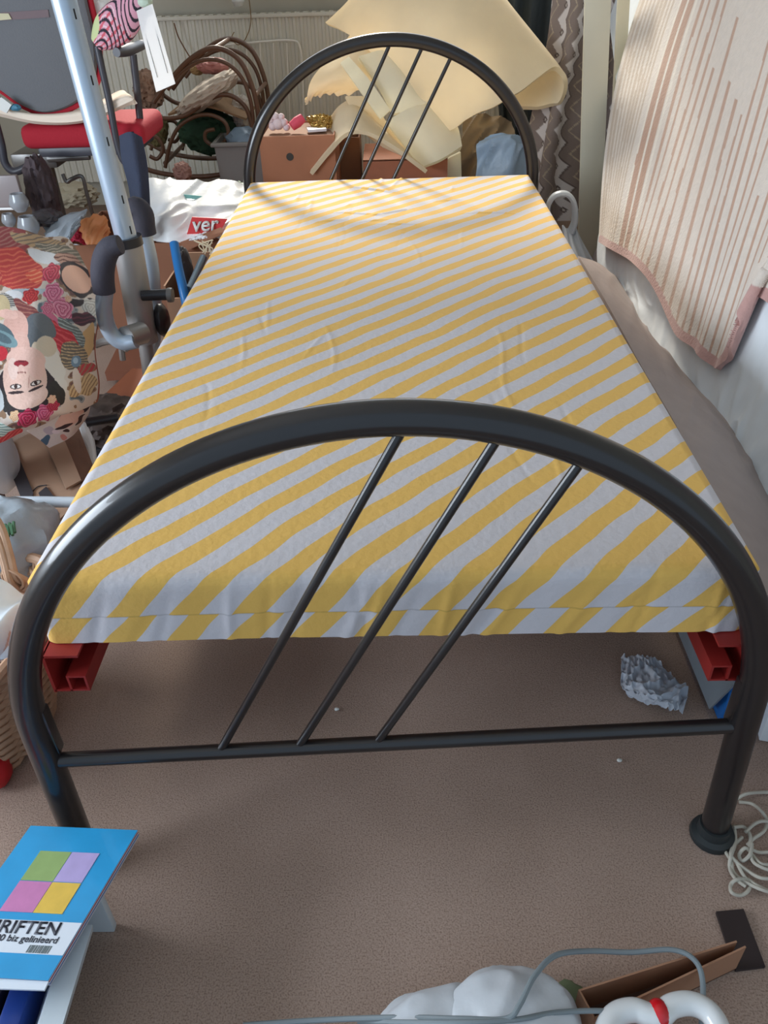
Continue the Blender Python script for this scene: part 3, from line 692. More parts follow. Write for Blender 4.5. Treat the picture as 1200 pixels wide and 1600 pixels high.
# ================================================================ LEFT BACK: office chair, patterned bag, etc.
def office():
    t = thing('office_chair', 'grey and red office chair with dark armrests left of the silver pole', 'chair', (-1.06, 2.32, 0))
    grey = mat('grey_mesh_fabric', (112, 114, 118), .9, bump=.3, bs=180); red = mat('red_fabric', (176, 30, 48), .85, bump=.3, bs=120); dk = mat('charcoal_plastic', (66, 66, 74), .4); mt = mat('dull_metal', (120, 118, 116), .35, metal=.6)
    def slab(poly, y0, y1, bow=.0):
        bmt = bmesh.new(); cx = sum(p[0] for p in poly)/len(poly); cz = sum(p[1] for p in poly)/len(poly)
        rings = []
        for sc_, y in ((.90, y0+.0), (.975, y0+.008), (1., y0+.02), (1., y1-.02), (.96, y1-.006), (.88, y1)):
            rings.append([bmt.verts.new((cx+(p[0]-cx)*sc_, y, cz+(p[1]-cz)*sc_)) for p in poly])
        for A_, B_ in zip(rings, rings[1:]):
            for i in range(len(A_)): bmt.faces.new((A_[i], A_[(i+1) % len(A_)], B_[(i+1) % len(A_)], B_[i]))
        bmt.faces.new(rings[0]); bmt.faces.new(rings[-1][::-1]); bmesh.ops.recalc_face_normals(bmt, faces=bmt.faces); return bmt
    out = [(-150, -60), (-60, -100), (60, -110), (118, -60), (138, 10), (150, 70), (148, 125), (120, 160), (75, 176), (35, 165), (-20, 130), (-110, 110)]
    P = [at(x, y, y=2.22) for x, y in out]; P = [(p[0], p[2]) for p in P]
    sm_ = []
    for i in range(len(P)):
        a_, b_, c_, d_ = P[i-1], P[i], P[(i+1) % len(P)], P[(i+2) % len(P)]
        for k_ in range(5):
            s_ = k_/5; sm_.append(tuple(.5*((2*b_[j])+(c_[j]-a_[j])*s_+(2*a_[j]-5*b_[j]+4*c_[j]-d_[j])*s_*s_+(3*b_[j]-a_[j]-3*c_[j]+d_[j])*s_**3) for j in (0, 1)))
    g = MB(); g.merge(slab(sm_, 2.20, 2.24)); g.build('backrest', grey, t)
    cx = sum(p[0] for p in sm_)/len(sm_); cz = sum(p[1] for p in sm_)/len(sm_)
    g = MB(); g.tube([(cx+(p[0]-cx)*1.02, 2.235, cz+(p[1]-cz)*1.02) for p in sm_], .011, closed=True, sub=1, n=8); g.build('piping', red, t)
    MB().prism([at(*p, y=2.197) for p in [(-40, 22), (75, 15), (77, 27), (-40, 35)]], (0, .006, 0)).build('back_strap', mat('mauve_strap', (122, 106, 110), .8), t, sm=None)
    MB().prism([at(*p, y=2.193) for p in [(-12, 21), (13, 21), (18, 30), (-12, 33)]], (0, .003, 0)).build('care_label', mat('cream_label', (206, 200, 168), .8), t, sm=None)
    zs = at(120, 215, y=2.2)[2]; xa = at(28, 215, y=2.2)[0]; xb = at(222, 205, y=2.2)[0]
    g = MB(); g.box(((xa+xb)/2, 2.36, zs), (xb-xa, .30, .075), bev=.034, seg=5); g.build('seat', red, t)
    g = MB(); g.box(((xa+xb)/2, 2.36, zs-.05), ((xb-xa)*.8, .26, .03), bev=.008); g.build('seat_plate', dk, t)
    # armrests
    g = MB(); g.tube([at(*p, y=2.16) for p in [(152, 72), (160, 110), (172, 165), (182, 220), (192, 250), (204, 258)]], .011, n=12); g.build('arm_post', dk, t)
    g = MB(); g.tube([at(*p, y=2.30) for p in [(208, 85), (213, 130), (218, 180), (222, 220)]], .012, n=12); g.build('arm_post', dk, t)
    g = MB(); g.tube([at(182, 82, y=2.12), at(200, 78, y=2.2), at(222, 70, y=2.4)], [.013, .018, .015], n=12); g.build('armrest', dk, t)
    g = MB(); g.tube([at(*p, y=2.2) for p in [(-10, 180), (2, 225), (8, 255), (22, 268), (40, 262)]], .013, n=12); g.build('arm_post', dk, t)
    g = MB(); zc = zs-.09; xm = at(70, 250, y=2.4)[0]
    g.box((xm, 2.4, zc), (.16, .2, .05), bev=.01); g.tube([(xm, 2.4, zc), (xm, 2.4, .12)], .026, n=16, sub=1); g.build('gas_column', mt, t)
    g = MB(); g.tube([at(75, 248, y=2.28), at(140, 244, y=2.28)], .012, n=10, sub=1); g.tube([at(*p, y=2.26) for p in [(98, 272), (104, 284), (112, 280), (128, 276), (135, 300), (146, 340)]], .007, n=8); g.build('tilt_lever', mt, t)
    for k_ in range(5):
        an = math.radians(72*k_+20); g = MB(); g.tube([(xm, 2.4, .12), (xm+.14*math.cos(an), 2.4+.14*math.sin(an), .10), (xm+.27*math.cos(an), 2.4+.27*math.sin(an), .06)], [.03, .024, .016], n=12); lg = g.build('base_leg', dk, t)
        MB().lathe((xm+.27*math.cos(an), 2.4+.27*math.sin(an)-.01, .03), [(0, 0), (.028, .002), (.03, .012), (.028, .022), (0, .024)], rot=RX(90)).build('caster', dk, lg)
    return zs, xa, xb
zs, xa, xb = office()
G = resample([[at(-10, 175, y=2.17), at(60, 190, y=2.17), at(130, 188, y=2.17), at(200, 160, y=2.17), at(209, 153, y=2.18)], [at(-10, 165, y=2.19), at(60, 178, y=2.19), at(130, 172, y=2.19), at(190, 150, y=2.19), at(206, 150, y=2.2)], [at(-10, 170, y=2.3), at(60, 182, y=2.32), at(130, 170, y=2.34), at(185, 142, y=2.34), at(200, 146, y=2.3)]], 20, 60)
G = G[::-1]
tag(sheet('seat_pad', G, mat('cream_pad', (242, 226, 208), .9, bump=.3, bs=60), .02), 'cream seat pad with curled end lying on the red chair seat', 'pad')
tag(MB().prism([at(*p, y=2.15) for p in [(-8, 158), (2, 152), (18, 164), (10, 177), (-8, 168)]], (0, .012, 0)).build('white_paper', WHITE(), sm=None), 'small white paper at the left edge on the grey chair back', 'paper')
tag(MB().blob(at(24, 168, y=2.165), (.018, .012, .010), 3, .2, sub=3).build('teal_scrap', mat('teal', (70, 130, 156), .6)), 'small teal scrap beside the white paper on the chair', 'scrap')
# patterned bird-like cloth pouch with long tag
def pouch():
    t = thing('patterned_pouch', 'pink, black and white striped cloth pouch hanging above the chair arm', 'pouch', at(180, 50, y=2.15))
    n, m = 120, 120
    ax0 = at(158, 62, y=2.14); ax1 = at(214, 6, y=2.14); c = (ax0+ax1)/2; d = ax1-ax0; L_ = np.linalg.norm(d)
    z = d/L_; y = np.array([0, 1., 0]); y = y-z*y.dot(z); y /= np.linalg.norm(y); x = np.cross(y, z)
    uu = np.linspace(0, 1, n); vv = np.linspace(0, 2*math.pi, m); U, Vv = np.meshgrid(uu, vv, indexing='ij')
    r = .052*np.sin(np.pi*np.clip(U*.86+.06, 0, 1))**.6*(1+.12*(vn(U*4, Vv*1.2, 5)-.5))
    G = c+(U[..., None]-.5)*L_*1.25*z+r[..., None]*(np.cos(Vv)[..., None]*x+.7*np.sin(Vv)[..., None]*y)
    col = np.ones((n, m, 3))*np.array([226, 166, 186.])
    q = U*1.6+.25*np.sin(Vv*2+U*5)
    k_ = (q*5) % 1; col[k_ < .34] = (46, 40, 52); col[(k_ > .5) & (k_ < .6) & (U < .6)] = (240, 225, 225); col[(U < .55) & (np.sin(Vv*16+U*8) > .45) & (k_ > .34)] = (214, 96, 110)
    e = np.hypot((U-.12)/.22, ((Vv-3.4+math.pi) % (2*math.pi)-math.pi)/1.0) < 1; col[e] = (206, 216, 160)
    sheet('pouch_body', G, mat('printed_cloth', (0, 0, 0), .8, attr=True), .002, t, col=col, toward=c+np.array([0, -5., 3.]))
    MB().blob(at(226, 3, y=2.13), (.022, .02, .016), 2, .15, sub=3).build('gathered_end', mat('pale_green_satin', (196, 214, 196), .5), t)
pouch()
tp = [at(213, 17, y=2.10), at(238, 6, y=2.10), at(274, 131, y=2.09), at(244, 144, y=2.09)]
lt = thing('paper_tag', 'long white paper label hanging from the patterned pouch', 'tag', tp[0])
MB().prism(tp, (0, .0015, 0)).build('tag_sheet', mat('tag_paper', (250, 250, 250), .6, tl=.4), lt, sm=None)
g = MB()
for A_, B_ in (((227, 52), (246, 121)), ((243, 45), (262, 114))): g.tube([at(*A_, y=2.0985), at(*B_, y=2.0885)], .0009, n=5, sub=1)
g.build('printed_line', mat('grey_ink', (110, 110, 112), .8), lt)
tag(MB().blob(at(152, 10, y=2.3), (.055, .05, .05), 7, .15).build('white_bundle', mat('white_tissue', (226, 234, 230), .7)), 'white crumpled bundle behind the top of the patterned pouch', 'bundle')
tag(MB().blob(at(205, -5, y=2.5), (.06, .05, .035), 17, .15).build('black_bundle', mat('black_cloth', (46, 48, 52), .9)), 'black bundle above the patterned pouch at the top edge', 'bundle')
# jeans hanging
G = resample(PG([[(186, 212, 2.0), (203, 206, 1.98), (222, 214, 2.0)], [(190, 250, 2.0), (210, 245, 1.97), (230, 255, 2.0)], [(202, 300, 2.02), (218, 300, 1.99), (234, 305, 2.02)], [(208, 370, 2.04), (222, 370, 2.0), (236, 370, 2.04)]]), 50, 30)
tag(sheet('denim_trousers', G, mat('denim', (60, 68, 88), .9, bump=.4, bs=150, var=.15, vs=12), .03), 'dark blue denim hanging below the chair arm beside the pole', 'trousers')

# ================================================================ exercise machine post
def machine():
    t = thing('exercise_machine', 'silver exercise machine post with foam gripped handles left of the bed', 'exercise machine', (-.61, 1.16, 0))
    sv = mat('silver_steel', (176, 192, 208), .3, metal=.45); sv2 = mat('satin_steel', (164, 162, 160), .38, metal=.45); bk = mat('grip_foam', (58, 56, 66), .8, bump=.3, bs=100); blk = mat('black_plastic', (34, 34, 38), .35)
    Y = 1.15
    a = at(84, -60, y=Y); b = at(199, 378, y=Y); c = at(203, 395, y=Y); d = at(226, 532, y=Y+.0)
    post = MB().tube([a, b], .0245, n=28, sub=1).build('post', sv, t)
    g = MB(); dirv = (b-a)/np.linalg.norm(b-a); side = np.array([.80, -.6, 0]); side = side-dirv*side.dot(dirv); side /= np.linalg.norm(side)
    for px_, py_ in ((109, 22), (135, 125), (160, 220), (183, 310), (200, 357)):
        # slots on the post's right face
        tt = ((at(px_, py_, y=Y)-a).dot(dirv)); p = a+dirv*tt+side*.0235
        g.box(p, (.0035, .0035, .018), rot=Matrix((V(side).cross(V(dirv)), V(side), V(dirv))).transposed(), bev=.001)
    g.build('adjustment_slot', mat('dark_slot', (30, 32, 36), .8), post)
    MB().tube([b-dirv*.012, b+dirv*.008], .0345, n=28, sub=1).build('collar', blk, t)
    MB().tube([b, d], .033, n=28, sub=1).build('sleeve', sv2, t)
    MB().tube([d, at(236, 600, y=Y-.01), at(240, 660, y=Y-.02)*np.array([1, 1, 1])], .017, n=16, sub=2).build('lower_post', sv2, t)
    foot = at(240, 660, y=Y-.02); 
    MB().box((foot[0]-.05, foot[1]+.0, .03), (.5, .05, .04), bev=.008).build('base_bar', blk, t)
    MB().tube([foot, (foot[0], foot[1], .04)], .017, n=12, sub=1).build('lower_post', sv2, t)
    # left handle
    Yh = Y-.10
    h = MB().tube([at(*p, y=Yh) for p in [(165, 450), (162, 480), (168, 510), (180, 528), (195, 535), (212, 532)]], .0185, n=18, sub=5).build('handle', sv, t)
    MB().tube([at(*p, y=Yh) for p in [(188, 382), (172, 388), (163, 405), (160, 430), (163, 456)]], [.020, .0245, .0255, .0255, .0245], n=18, sub=5).build('grip', bk, h)
    MB().tube([at(196, 528, y=Yh), at(222, 520, y=Yh+.05)], .026, n=20, sub=1).build('clamp', sv2, h)
    # right handle
    h = MB().tube([at(*p, y=Y+.1) for p in [(225, 365), (233, 395), (238, 425), (240, 455), (243, 500), (238, 540), (228, 560)]], .0175, n=18, sub=5).build('handle', sv, t)
    MB().tube([at(*p, y=Y+.1) for p in [(203, 335), (212, 325), (222, 335), (225, 352), (228, 366)]], [.022, .0265, .027, .026, .025], n=18, sub=5).build('grip', bk, h)
    k_ = MB().tube([at(222, 462, y=Y-.03), at(262, 460, y=Y-.03)], [.012, .013], n=16, sub=1).build('tightening_bolt', blk, t)
    MB().lathe(at(266, 461, y=Y-.03), [(0, -.006), (.016, -.006), (.017, 0), (.016, .006), (0, .006)], rot=RY(90)).build('knob', mat('knob_grey', (96, 94, 92), .4), t)
    MB().blob(at(253, 500, y=Y+.02), (.018, .03, .042), 2, .08, ridge=False).build('pedal_block', blk, t)
    g = MB(); g.tube([at(150, 538, y=1.2), at(175, 532, y=1.16), at(200, 545, y=1.14)], .010, n=10); g.tube([at(190, 545, y=1.15), at(192, 562, y=1.15)], .008, n=8); g.build('linkage', sv2, t)
    g = MB(); g.tube([at(135, 660, z=.20), at(185, 652, z=.20)], .011, n=12, sub=1); g.build('foot_rail', blk, t)
machine()

# ================================================================ open carton with bags
za = .30
A_ = at(112, 385, z=za); B_ = at(285, 378, z=za)
t = thing('cardboard_box', 'open cardboard box full of carrier bags beyond the silver pole', 'box', ((-.85), 2.1, 0))
m_ = mat('box_board', (142, 96, 72), .85, var=.06, vs=10)
fr0 = at(100, 385, z=za); fr1 = at(282, 378, z=za); y_f = (fr0[1]+fr1[1])/2
x0b, x1b = fr0[0], -.50
g = MB(); g.box(((x0b+x1b)/2, y_f, za/2), (x1b-x0b, .006, za)); g.box(((x0b+x1b)/2, y_f+.42, za/2), (x1b-x0b, .006, za)); g.box((x0b, y_f+.21, za/2), (.006, .42, za)); g.box((x1b, y_f+.21, za/2), (.006, .42, za)); g.box(((x0b+x1b)/2, y_f+.21, .004), (x1b-x0b, .42, .006))
g.build('box_body', m_, t, sm=None)
p = [at(282, 378, y=y_f-.005), at(345, 355, y=y_f-.03), at(352, 362, y=y_f-.06), at(288, 392, y=y_f-.04)]
MB().prism(p, (0, 0, -.004)).build('box_flap', m_, t, sm=None)
BY = y_f+.02
def softsheet(rows, name, label, cat, m=None, th=.006, amp=.012, fr_=14, seed=1, n=60, k=60, col=None, parent=None):
    G = resample(PG(rows), n, k); N = gnormals(G); u, v = np.meshgrid(np.linspace(0, 1, n), np.linspace(0, 1, k), indexing='ij')
    h = amp*(1-np.abs(vn(v*fr_+u*5, u*fr_*.6, seed)-.5)*3)
    G = G+N*h[:, :, None]; o = sheet(name, G, m or PLASTIC(), th, parent, col=col)
    if parent is None: tag(o, label, cat)
    return o
wbag = thing('carrier_bag', 'white plastic carrier bag with red lettered logo in the cardboard box', 'bag', at(290, 370, y=BY))
softsheet([[(226, 282, BY+.32), (255, 280, BY+.30), (300, 283, BY+.3), (345, 284, BY+.32), (385, 288, BY+.34)], [(228, 320, BY+.2), (258, 318, BY+.12), (300, 322, BY+.16), (345, 325, BY+.12), (392, 330, BY+.2)],
           [(234, 352, BY+.1), (262, 352, BY+.04), (300, 356, BY+.06), (345, 352, BY+.03), (375, 350, BY+.1)], [(238, 378, BY+.03), (265, 380, BY+.01), (300, 382, BY+.01), (330, 372, BY+.0), (362, 362, BY+.02)]], 'bag_body', '', '', amp=.010, fr_=8, parent=wbag, m=mat('white_bag', (236, 238, 238), .4, bump=.3, bs=50))
# printed logo: red block with white letters
MB().prism([at(292, 366, y=BY-.012), at(300, 339, y=BY-.008), at(356, 342, y=BY-.008), at(342, 364, y=BY-.012)], (0, .003, 0)).build('red_logo', mat('bag_red', (212, 56, 58), .5), wbag, sm=None)
o_ = at(300, 362, y=BY-.020); text('ver', .066, WHITE(), wbag, o_, at(340, 360, y=BY-.020)-o_, (0, .3, 1), shear=.2, bold=.0012, sx=1.0)
MB().prism([at(282, 303, y=BY+.2), at(322, 307, y=BY+.2), at(321, 313, y=BY+.19), at(282, 309, y=BY+.19)], (0, .002, 0)).build('teal_print', mat('teal_print', (130, 190, 184), .6), wbag, sm=None)
softsheet([[(298, 370, BY-.02), (322, 364, BY-.03), (345, 366, BY-.03)], [(296, 377, BY-.04), (322, 371, BY-.06), (348, 372, BY-.05)]], 'tissue', 'white crumpled tissue on the box rim below the red logo', 'tissue', n=20, k=30, amp=.004, m=mat('white_tissue2', (232, 232, 234), .7))
softsheet([[(122, 345, BY+.12), (140, 338, BY+.10), (166, 340, BY+.12)], [(128, 362, BY+.06), (148, 360, BY+.03), (170, 365, BY+.06)], [(138, 388, BY+.02), (150, 392, BY+.0), (165, 388, BY+.02)]], 'orange_bag', 'bright orange crumpled bag behind the silver pole', 'bag', m=mat('orange_plastic', (255, 190, 130), .45, tl=.45), n=36, k=36, amp=.012, fr_=6, seed=5)
softsheet([[(200, 355, BY+.12), (215, 350, BY+.1), (226, 360, BY+.12)], [(205, 375, BY+.04), (215, 376, BY+.02), (224, 374, BY+.04)]], 'orange_scrap', 'orange piece showing between the pole and the right handle', 'bag', m=mat('orange_plastic', (255, 190, 130), .45, tl=.45), n=20, k=20, amp=.006)
softsheet([[(102, 362, BY+.16), (115, 348, BY+.12), (126, 340, BY+.14)], [(104, 380, BY+.05), (118, 376, BY+.02), (136, 386, BY+.03)]], 'crimson_cloth', 'crimson folded cloth left of the orange bag', 'cloth', m=mat('crimson', (176, 36, 66), .7), n=24, k=24, amp=.01)
softsheet([[(96, 382, BY+.06), (120, 382, BY+.02), (150, 388, BY+.02)], [(100, 394, BY+.0), (125, 396, BY-.02), (150, 396, BY-.01)]], 'white_paper', 'white printed paper below the crimson cloth on the box rim', 'paper', m=WHITE(), n=16, k=24, amp=.003)
softsheet([[(70, 352, 2.0), (100, 338, 2.02), (138, 332, 2.04)], [(74, 372, 1.92), (100, 362, 1.9), (128, 345, 1.95)], [(86, 392, 1.85), (100, 385, 1.84), (112, 372, 1.86)]], 'grey_shirt', 'pale grey cloth lying left of the orange bag', 'cloth', m=mat('pale_grey_cloth', (150, 158, 166), .9), n=40, k=40, amp=.012, fr_=6, seed=4)
# blue tube and grey rod leaning
tag(MB().tube([at(272, 380, y=1.72), at(279, 420, y=1.66), at(290, 470, y=1.60), (-.60, 1.56, .02)], .0135, n=18, sub=3).build('blue_tube', mat('blue_plastic', (30, 116, 186), .35)), 'bright blue tube leaning against the cardboard box by the mattress', 'tube')
tag(MB().tube([at(318, 402, y=1.74), at(296, 452, y=1.62)], .011, n=14, sub=2).build('steel_rod', mat('blue_grey_metal', (110, 130, 146), .35, metal=.5)), 'blue grey rod leaning beside the blue tube', 'rod')
tag(MB().blob(at(290, 425, y=1.86), (.022, .05, .08), 3, .1).build('black_bundle', mat('charcoal_cloth', (62, 60, 62), .9)), 'narrow charcoal bundle behind the blue tube', 'bundle')
t = thing('cardboard_box', 'smaller open cardboard box against the far left side of the mattress', 'box', at(320, 440, z=0))
q0, q1 = at(290, 390, z=.28), at(345, 375, z=.28)
g = MB(); g.box((-.60, 1.98, .14), (.24, .006, .28)); g.box((-.60, 1.78, .1), (.24, .006, .2)); g.box((-.72, 1.88, .12), (.006, .2, .24)); g.box((-.48, 1.88, .12), (.006, .2, .24)); g.box((-.60, 1.88, .004), (.24, .2, .006)); g.build('box_body', CARD(), t, sm=None)
g = MB(); rnd = random.Random(4)
for i in range(9):
    p = at(322+rnd.uniform(-6, 8), 396+rnd.uniform(-4, 4), y=1.84); g.tube([p, p+np.array([rnd.uniform(-.02, .02), 0, .02]), p+np.array([rnd.uniform(-.04, .04), 0, .035])], .002, n=6)
tag(g.build('twine', mat('cream_twine', (214, 200, 170), .8)), 'cream twine ends sticking up by the far left mattress edge', 'twine')

# glassware and clutter far left
def glassblob(px, py, y, s, seed, col, label, name, cat, rough=.2, sub=3):
    return tag(MB().blob(at(px, py, y=y), s, seed, .15, sub=sub).build(name, mat(name+'_m', col, rough, bump=.3, bs=40)), label, cat)
rc = thing('transparent_crate', 'dull transparent crate with a white edge at the left frame edge', 'crate', at(10, 330, y=1.95))
MB().box(at(-10, 300, y=2.0), (.18, .02, .10), bev=.004).build('crate_side', mat('smoky_plastic', (150, 140, 140), .3), rc)
MB().tube([at(-20, 327, y=1.96), at(27, 326, y=1.96)], .004, n=8, sub=1).build('white_edge', mat('bright_edge', (244, 244, 244), .4), rc)
for i_, (px, py, s, lb) in enumerate([(30, 318, .030, 'upper'), (45, 355, .034, 'lower'), (14, 345, .022, 'left')]):
    o = MB(); c = at(px, py, y=1.9); o.lathe(c, [(0, -s*.8), (s*.5, -s*.8), (s*.95, -s*.2), (s, .2*s), (s*.7, s), (s*.6, s), (s*.9, .2*s), (s*.85, -s*.2), (0, -s*.6)])
    tag(o.build('glass_bowl', mat('clear_glass', (205, 210, 216), .08, trans=.6)), lb+' glass bowl of the three glasses at the left edge', 'glass', 'glasses by the left edge')
tag(MB().blob(at(66, 300, y=2.12), (.045, .06, .11), 21, .2, fr=3).build('dark_bundle', mat('dark_maroon_cloth', (78, 66, 70), .8, var=.3, vs=30)), 'dark maroon shiny bundle under the red chair seat', 'bundle')
tag(MB().blob(at(72, 340, y=2.0), (.05, .05, .025), 23, .15, fr=3).build('dark_cushion', mat('charcoal_shiny', (74, 70, 74), .4)), 'dark shiny cushion left of the grey cloth', 'cushion')
tag(MB().blob(at(112, 305, y=2.75), (.10, .08, .045), 24, .2, fr=3).build('beige_bag', mat('beige_cloth', (170, 160, 138), .9)), 'beige bag on the floor beyond the red chair', 'bag')
tag(MB().box((-1.0, 2.86, .05), (.30, .2, .10), rot=RZ(12), bev=.01).build('brown_carton', CARD()), 'low brown carton on the floor under the beige bag', 'box')
tag(MB().box((-.78, 2.72, .125), (.62, .26, .25), bev=.004).build('brown_carton', CARD()), 'brown carton on the floor behind the white carrier bag', 'box')
tag(MB().blob(at(285, 268, y=2.70), (.035, .04, .035), 25, .2).build('pink_shoe', mat('pinkish_brown', (170, 130, 118), .8)), 'pinkish brown lump above the white carrier bag', 'item')
for i_, (px, c_, lb) in enumerate([(318, (170, 48, 52), 'dark red'), (336, (186, 150, 92), 'ochre'), (352, (200, 92, 60), 'orange'), (372, (186, 40, 46), 'bright red')]):
    tag(MB().blob(at(px, 273+(i_ % 2)*4, y=2.65)*np.array([1, 1, 0])+np.array([0, 0, .27]), (.026, .03, .026), 30+i_, .2, sub=3).build('small_item', mat('small_item_%d' % i_, c_, .7)), lb+' small item in the row behind the white carrier bag', 'item', 'small coloured items behind the carrier bag')
softsheet([[(352, 290, 2.5), (375, 286, 2.5), (384, 290, 2.5)], [(348, 310, 2.4), (368, 306, 2.38), (378, 312, 2.4)]], 'green_print_bag', 'pale green plastic bag by the headboard leg', 'bag', n=24, k=24, amp=.01, m=mat('pale_green_film', (196, 214, 190), .4))
tag(MB().box((-.95, 3.25, .09), (.5, .4, .18), bev=.01).build('low_chest', mat('dark_chest', (98, 76, 64), .6)), 'dark low chest on the floor under the cane rocking chair', 'chest')

# blue plastic bag right of foam
softsheet([[(752, 225, 2.5), (785, 208, 2.46), (815, 215, 2.48), (832, 232, 2.5)], [(746, 250, 2.46), (785, 245, 2.40), (815, 248, 2.42), (835, 255, 2.46)], [(742, 420, 2.44), (785, 420, 2.38), (815, 420, 2.4), (838, 420, 2.44)]], 'blue_plastic_bag', 'pale blue plastic bag behind the right side of the headboard', 'bag', m=mat('pale_blue_film', (172, 194, 214), .35, bump=.5, bs=50, tl=.3), amp=.016, fr_=7, seed=9, n=40, k=40)
softsheet([[(722, 185, 2.9), (760, 180, 2.88), (800, 190, 2.9)], [(722, 240, 2.86), (760, 240, 2.82), (800, 240, 2.86)], [(720, 310, 2.85), (760, 310, 2.8), (810, 310, 2.85)]], 'beige_cloth', 'beige brown cloth in shade below the curled foam end', 'cloth', m=mat('beige_brown_cloth', (150, 134, 112), .9, bump=.4), amp=.03, fr_=5, seed=3, n=40, k=40)

# ================================================================ LEFT MIDDLE: printed fabric
def floral():
    n, m = 420, 330
    # control grid in frame terms with heights
    R_ = [[(-60, 352, .50), (10, 356, .50), (60, 362, .50), (105, 372, .46), (140, 428, .42)],
          [(-60, 430, .53), (10, 430, .54), (60, 440, .53), (110, 455, .49), (155, 478, .42)],
          [(-60, 520, .52), (10, 520, .52), (62, 522, .52), (112, 530, .48), (150, 545, .40)],
          [(-60, 600, .49), (0, 600, .49), (55, 600, .49), (108, 600, .46), (156, 600, .38)],
          [(-70, 665, .44), (-5, 655, .45), (50, 650, .45), (100, 645, .43), (152, 628, .37)],
          [(-75, 700, .38), (0, 690, .38), (55, 672, .40), (100, 650, .41), (143, 630, .37)]]
    C = [[at(p[0], p[1], z=p[2]) for p in r] for r in R_]
    G = resample(C, n, m)
    u, v = np.meshgrid(np.linspace(0, 1, n), np.linspace(0, 1, m), indexing='ij')
    G[:, :, 2] += .012*(vn(v*5+u*3, u*6, 2)-.5)+.008*np.sin(v*9+u*11)*(1-u)
    # frame-like print coordinates for laying out the print
    Cp = [[(p[0], p[1], 0) for p in r] for r in R_]; Pp = resample(Cp, n, m); X, Y = Pp[:, :, 0], Pp[:, :, 1]
    col = np.ones((n, m, 3))*np.array([214, 200, 188.])
    wx = X+10*(vn(X/14, Y/14, 1)-.5); wy = Y+10*(vn(X/14, Y/14, 2)-.5)
    def ell(cx, cy, a, b, rot=0, c=None, warp=0):
        xx, yy = (wx, wy) if warp else (X, Y); cr, sr = math.cos(math.radians(rot)), math.sin(math.radians(rot))
        dx, dy = xx-cx, yy-cy; k_ = ((dx*cr+dy*sr)/a)**2+((-dx*sr+dy*cr)/b)**2 < 1
        if c is not None: col[k_] = c
        return k_
    def flower(cx, cy, r_, c0, c1, c2):
        th = np.arctan2(Y-cy, X-cx); d = np.hypot(X-cx, Y-cy); rr = r_*(1+.12*np.sin(th*6+cx))
        k_ = d < rr; col[k_] = c0; s_ = (d/r_*3+th/6.283*1.0+.3*np.sin(th*3)) % 1
        col[k_ & (s_ < .38)] = c1; col[k_ & (s_ > .84)] = c2
    def strokes(cx, cy, a, b, rot, c0, c1, f_=2.2):
        k_ = ell(cx, cy, a, b, rot, c0, 1); s_ = np.sin((X*math.cos(math.radians(rot+60))+Y*math.sin(math.radians(rot+60)))*6.28/(f_*3)+4*vn(X/10, Y/10, 3)); col[k_ & (s_ > .55)] = c1
    # general leafy ground
    bgv = vn(X/16, Y/13, 11)+.5*vn(X/7, Y/7, 12)
    col[(bgv > .95)] = (150, 118, 92); col[(bgv > 1.12)] = (110, 78, 72); col[(bgv < .38)] = (150, 156, 160); col[(bgv < .26)] = (92, 104, 112)
    col[(Y < 395) & (X < 40)] = (150, 72, 74); strokes(-10, 380, 60, 22, 0, (150, 66, 70), (176, 120, 110)); strokes(60, 375, 45, 12, 8, (190, 160, 124), (120, 106, 96)); strokes(95, 395, 42, 12, 25, (120, 116, 104), (188, 176, 158))
    ell(70, 402, 30, 10, 25, (222, 226, 232)); strokes(120, 425, 40, 12, 38, (186, 148, 132), (104, 64, 60))
    strokes(20, 420, 50, 30, 15, (196, 62, 60), (222, 108, 84)); strokes(55, 428, 18, 10, 20, (222, 84, 64), (240, 150, 110)); strokes(-30, 430, 30, 28, 0, (190, 60, 60), (220, 120, 96))
    ell(45, 455, 30, 6, 5, (178, 190, 198)); ell(20, 460, 15, 9, 0, (226, 226, 230)); strokes(10, 470, 16, 12, 30, (98, 92, 88), (200, 196, 190), 1.2)
    # second face in the upper right part of the print
    ell(122, 440, 30, 22, 30, (44, 34, 40), 1); ell(120, 440, 24, 17, 30, (222, 176, 154)); ell(128, 474, 26, 7, -4, (48, 36, 42), 1)
    ell(150, 440, 10, 12, 0, (222, 176, 154)); 
    flower(80, 430, 15, (206, 66, 90), (160, 34, 60), (232, 120, 140)); flower(84, 461, 15, (216, 120, 152), (180, 76, 112), (240, 176, 196)); flower(48, 462, 13, (196, 46, 50), (150, 26, 36), (222, 90, 80))
    flower(98, 484, 16, (214, 128, 156), (176, 78, 112), (236, 180, 196)); flower(76, 486, 10, (206, 110, 140), (180, 80, 110), (236, 176, 190)); flower(107, 468, 5, (226, 190, 160), (200, 140, 110), (240, 220, 200)); flower(140, 478, 13, (206, 204, 198), (170, 166, 160), (226, 226, 222))
    ell(80, 505, 20, 10, 40, (206, 108, 140), 1)
    strokes(55, 500, 45, 13, 45, (132, 66, 66), (172, 110, 96)); strokes(130, 495, 20, 10, 20, (70, 44, 56), (110, 60, 76))
    ell(0, 480, 16, 22, 0, (200, 180, 140)); 
    strokes(115, 520, 32, 14, 45, (104, 112, 112), (168, 180, 180), 1.5); ell(138, 535, 9, 30, 8, (206, 168, 118), 1); strokes(100, 535, 34, 15, 48, (186, 44, 58), (214, 84, 90))
    # upside-down portrait
    ell(56, 520, 18, 28, -6, (98, 104, 110)); ell(70, 510, 12, 22, -45, (104, 108, 112)); ell(25, 515, 20, 30, 0, (224, 176, 162)); ell(32, 545, 15, 26, 3, (224, 180, 166))
    ell(13, 492, 16, 8, 10, (236, 190, 176))
